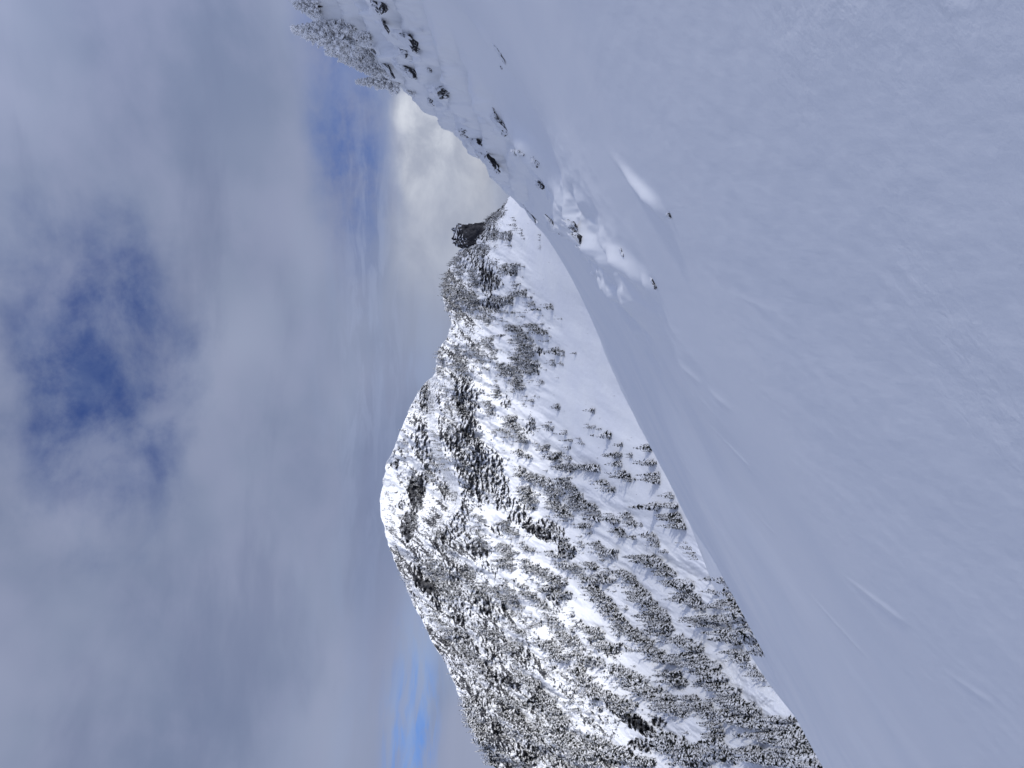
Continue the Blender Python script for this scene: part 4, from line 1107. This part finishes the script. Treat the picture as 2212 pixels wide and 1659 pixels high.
# dark rock tower at the end of the mountain ridge
tp = [(985, 500), (984, 520)]
def tower():
    root = bpy.data.objects.new('rock_tower', None)
    root.empty_display_size = 1
    link(root)
    r_, h_ = rh(1026, 511)
    D = 1040
    root.location = (r_ * D, D, h_ * D)
    u = D / F
    V = ICO5.copy()
    q = np.abs(V) ** 0.35 * np.sign(V)
    V = 0.25 * V + 0.75 * q
    n1 = fbm(V[:, 0] * 1.6, V[:, 1] * 1.6, V[:, 2] * 1.1 + 3, 5, True)
    n2 = fbm(V[:, 0] * 5, V[:, 1] * 5, V[:, 2] * 2.5, 4)
    V = V * (0.86 + 0.30 * n1 + 0.20 * n2)[:, None]
    V = V * np.array([25 * u, 28 * u, 44 * u])
    V[:, 0] *= np.interp(V[:, 2], [-48 * u, 0, 48 * u], [1.3, 1.08, 0.9])
    V[:, 0] -= 10 * u * sstep(10 * u, -50 * u, V[:, 2])
    m = raw_mesh('rock_tower', V, ICOF5, [M_TOWER], smooth=False)
    obj('rock', m, root)
    tag(root, 'dark blocky rock tower standing on the far end of the mountain ridge', 'rock')


M_TOWER, nt, b = material('dark_tower_rock', 0.9, 0.05)
tc = nt.node('ShaderNodeTexCoord')
geo = nt.node('ShaderNodeNewGeometry')
nzz = nt.sep(geo.outputs['Normal'])[2]
P = tc.outputs['Object']
q = nt.m('ADD', nt.m('MULTIPLY', nzz, 0.55), nt.m('ADD', nt.m('MULTIPLY', nt.noise(P, 0.16, 5, 0.65, .5), 0.7), nt.m('MULTIPLY', nt.noise(P, 0.6, 4, .6), 0.4)))
sn = nt.ss(q, 0.71, 0.82)
rc = nt.mix(nt.ss(nt.noise(P, 0.12, 5, 0.6), 0.35, 0.7), rgb(0.018, 0.019, 0.025), rgb(0.085, 0.083, 0.085))
nt.put(b.inputs['Base Color'], nt.mix(sn, rc, rgb(0.72, 0.74, 0.78)))
tower()


# ------------------------------------------------------------------ rime trees on the ridge
def rime_tree(name, feet, tip, half, label, seed, nb=170, bushy=0.0, cat='tree'):
    """a stunted tree plastered with rime; feet and tip are survey points, half the half-width of its base in survey units"""
    p = ground_hit(*feet)
    k = p.y / F
    H = (feet[0] - tip[0]) * k
    lean = (feet[1] - tip[1]) * k           # towards +X
    R = half * k
    rng = np.random.default_rng(seed)
    root = bpy.data.objects.new(name, None)
    root.empty_display_size = 0.3
    link(root)
    root.location = p
    V0, F0, off2 = [], [], 0
    u = rng.random(nb) ** 1.15 * 0.97
    an = np.arange(nb) * 2.39996 + rng.normal(size=nb) * 0.5
    Vs2, Fs2 = [], []
    for i in range(nb):
        rr3 = R * ((1 - u[i]) ** (0.88 - 0.35 * bushy)) * (0.55 + 0.75 * rng.random()) + 0.05 * R
        dr = np.array([math.cos(an[i]), math.sin(an[i]), -0.25 + 0.5 * rng.random() * (0.4 + u[i])])
        dr /= np.linalg.norm(dr)
        base = np.array([lean * u[i] ** 1.2, 0, u[i] * H * 0.97])
        n = 7
        s_ = rng.random(n) ** 0.7
        c_ = base + dr * (rr3 * s_)[:, None] + rng.normal(size=(n, 3)) * 0.05 * R
        d2 = dr + rng.normal(size=(n, 3)) * 0.55
        d2[:, 2] += 0.25
        d2 /= np.linalg.norm(d2, axis=1)[:, None]
        L = (0.15 + 0.13 * rng.random(n)) * (0.45 * R + 0.12 * H) * (0.75 + 0.5 * (1 - u[i]))
        V, Fc, _ = spindles(c_, d2, L, L * (0.42 + .2 * rng.random(n)), L * (0.38 + .15 * rng.random(n)), rng)
        Vs2.append(V)
        Fs2.append(Fc + off2)
        off2 += len(V)
    V = np.concatenate(Vs2)
    V[:, 2] = np.maximum(V[:, 2], V[:, 0] * 0.6 - 0.5 * R)
    obj('crown', raw_mesh('rime_crown', V, np.concatenate(Fs2), [M_RIME]), root)
    TV, TF = trunk_arrays(1.0, 1.0, seed, 7, 6, -0.3)
    r0 = max(0.03, 0.035 * H)
    TV = np.stack([TV[:, 0] * r0 + lean * np.clip(TV[:, 2], 0, 1) ** 1.2, TV[:, 1] * r0, TV[:, 2] * H * 0.93], 1)
    obj('trunk', raw_mesh('rime_trunk', TV, TF, [M_BARK]), root)
    tag(root, label, cat, 'rime-plastered trees on the ridge crest')


rime_tree('rime_tree', (775, 84), (637, 62), 36, 'tallest rime-plastered fir on the ridge crest, leaning with a bent tip', 1, 420)
rime_tree('rime_tree', (740, 62), (668, 52), 17, 'short rounded rime-covered fir pressed against the tallest one, above it', 9, 200, .6)
rime_tree('rime_tree', (796, 122), (700, 114), 22, 'rime-plastered fir with a slim curled tip, between the tallest and the hooked fir', 2, 280)
rime_tree('rime_tree', (812, 138), (727, 131), 16, 'small rime fir with a side tip, leaning on the curled-tip fir', 3, 160)
rime_tree('rime_tree', (826, 152), (771, 146), 17, 'squat rime bush-tree filling the gap before the lowest tall rime fir', 4, 190, .5)
rime_tree('rime_tree', (858, 178), (767, 177), 20, 'lowest tall rime fir on the ridge, upright with a knobby tip', 5, 300)
rime_tree('rime_tree', (692, 14), (637, 10), 24, 'rime-covered fir cut by the picture top, highest on the ridge', 6, 220, .3)
rime_tree('rime_bush', (786, 62), (748, 50), 17, 'round dark-bottomed rime bush just uphill of the tallest fir foot', 7, 130, 1, 'bush')
rime_tree('rime_bush', (800, 84), (762, 76), 17, 'round rime bush in front of the tallest fir, downhill of its twin', 8, 130, 1, 'bush')
rime_tree('rime_bush', (806, 112), (782, 106), 22, 'wide low rime mound at the foot of the curled-tip fir', 10, 150, 1, 'bush')
rime_tree('rime_bush', (900, 200), (880, 196), 10, 'small frosted bush on the crest below the lowest tall rime fir', 11, 80, 1, 'bush')
rime_tree('rime_bush', (846, 158), (822, 150), 15, 'spiky frosted shrub behind the long frosted rock band', 12, 100, 1, 'bush')
rime_tree('rime_bush', (1062, 340), (1036, 332), 16, 'frosted shrub among crumbly rocks on the lower ridge crest', 13, 110, 1, 'bush')

# ------------------------------------------------------------------ out-of-view cloud sheet, added to dim the sun on the near slope
M_SHADE_CLOUD = bpy.data.materials.new('sun_shade_cloud')
M_SHADE_CLOUD.use_nodes = True
nt = NT(M_SHADE_CLOUD.node_tree)
M_SHADE_CLOUD.node_tree.nodes.remove(M_SHADE_CLOUD.node_tree.nodes['Principled BSDF'])
tl = nt.node('ShaderNodeBsdfTranslucent', {'Color': rgb(0.9, 0.9, 0.92)})
tr = nt.node('ShaderNodeBsdfTransparent')
mxs = nt.node('ShaderNodeMixShader', {0: 0.58})
M_SHADE_CLOUD.node_tree.links.new(tl.outputs[0], mxs.inputs[1])
M_SHADE_CLOUD.node_tree.links.new(tr.outputs[0], mxs.inputs[2])
M_SHADE_CLOUD.node_tree.links.new(mxs.outputs[0], M_SHADE_CLOUD.node_tree.nodes['Material Output'].inputs['Surface'])
cu, cw = np.linspace(0, 1, 120), np.linspace(0, 1, 140)
CU, CW = np.meshgrid(cu, cw, indexing='ij')
cyy = -2600 + 4000 * CW
edge_x = 1120 + 170 * np.sin(cyy / 420) * 0.35 + 90 * fbm(cyy / 260, cyy * 0 + 1.5, 0.2, 4) + 0.14 * (cyy + 300)  # rim laid out so the summit stays sunlit and the near slope shaded
cxx = edge_x + CU * 2600
thick = 120 * np.sqrt(np.clip(np.minimum(np.minimum(CU * 6, (1 - CU) * 6), np.minimum(CW * 6, (1 - CW) * 6)), 0, 1))
lump = fbm(cxx / 260, cyy / 260, 0.5, 4)
topz = 900 + thick * (1 + 0.6 * lump)
botz = 900 - thick * (0.35 + 0.25 * lump)
CV = np.concatenate([np.stack([cxx, cyy, topz], -1).reshape(-1, 3), np.stack([cxx, cyy, botz - 0.5], -1).reshape(-1, 3)])
CF = grid_faces(120, 140)
CF = np.concatenate([CF, CF[:, ::-1] + 120 * 140])
tag(obj('shade_clouds', raw_mesh('shade_clouds', CV, CF, [M_SHADE_CLOUD], smooth=True)), 'unseen cloud sheet added to shade the near slope from the sun', 'cloud', kind='stuff')

# ------------------------------------------------------------------ camera and view
cam = bpy.data.cameras.new('camera')
cam.sensor_fit = 'HORIZONTAL'
cam.sensor_width = 36.0
cam.lens = 36.0 * F / 2212.0
cam.clip_start = 0.05
cam.clip_end = 40000
co = link(bpy.data.objects.new('camera', cam))
co.matrix_world = Matrix(((0, 1, 0, 0), (0, 0, -1, 0), (-1, 0, 0, 0), (0, 0, 0, 1)))
S.camera = co
S.view_settings.view_transform = 'Standard'
S.view_settings.look = 'None'
S.view_settings.exposure = 0
S.view_settings.gamma = 1
S.cycles.max_bounces = 6
S.cycles.diffuse_bounces = 3
S.cycles.use_denoising = True
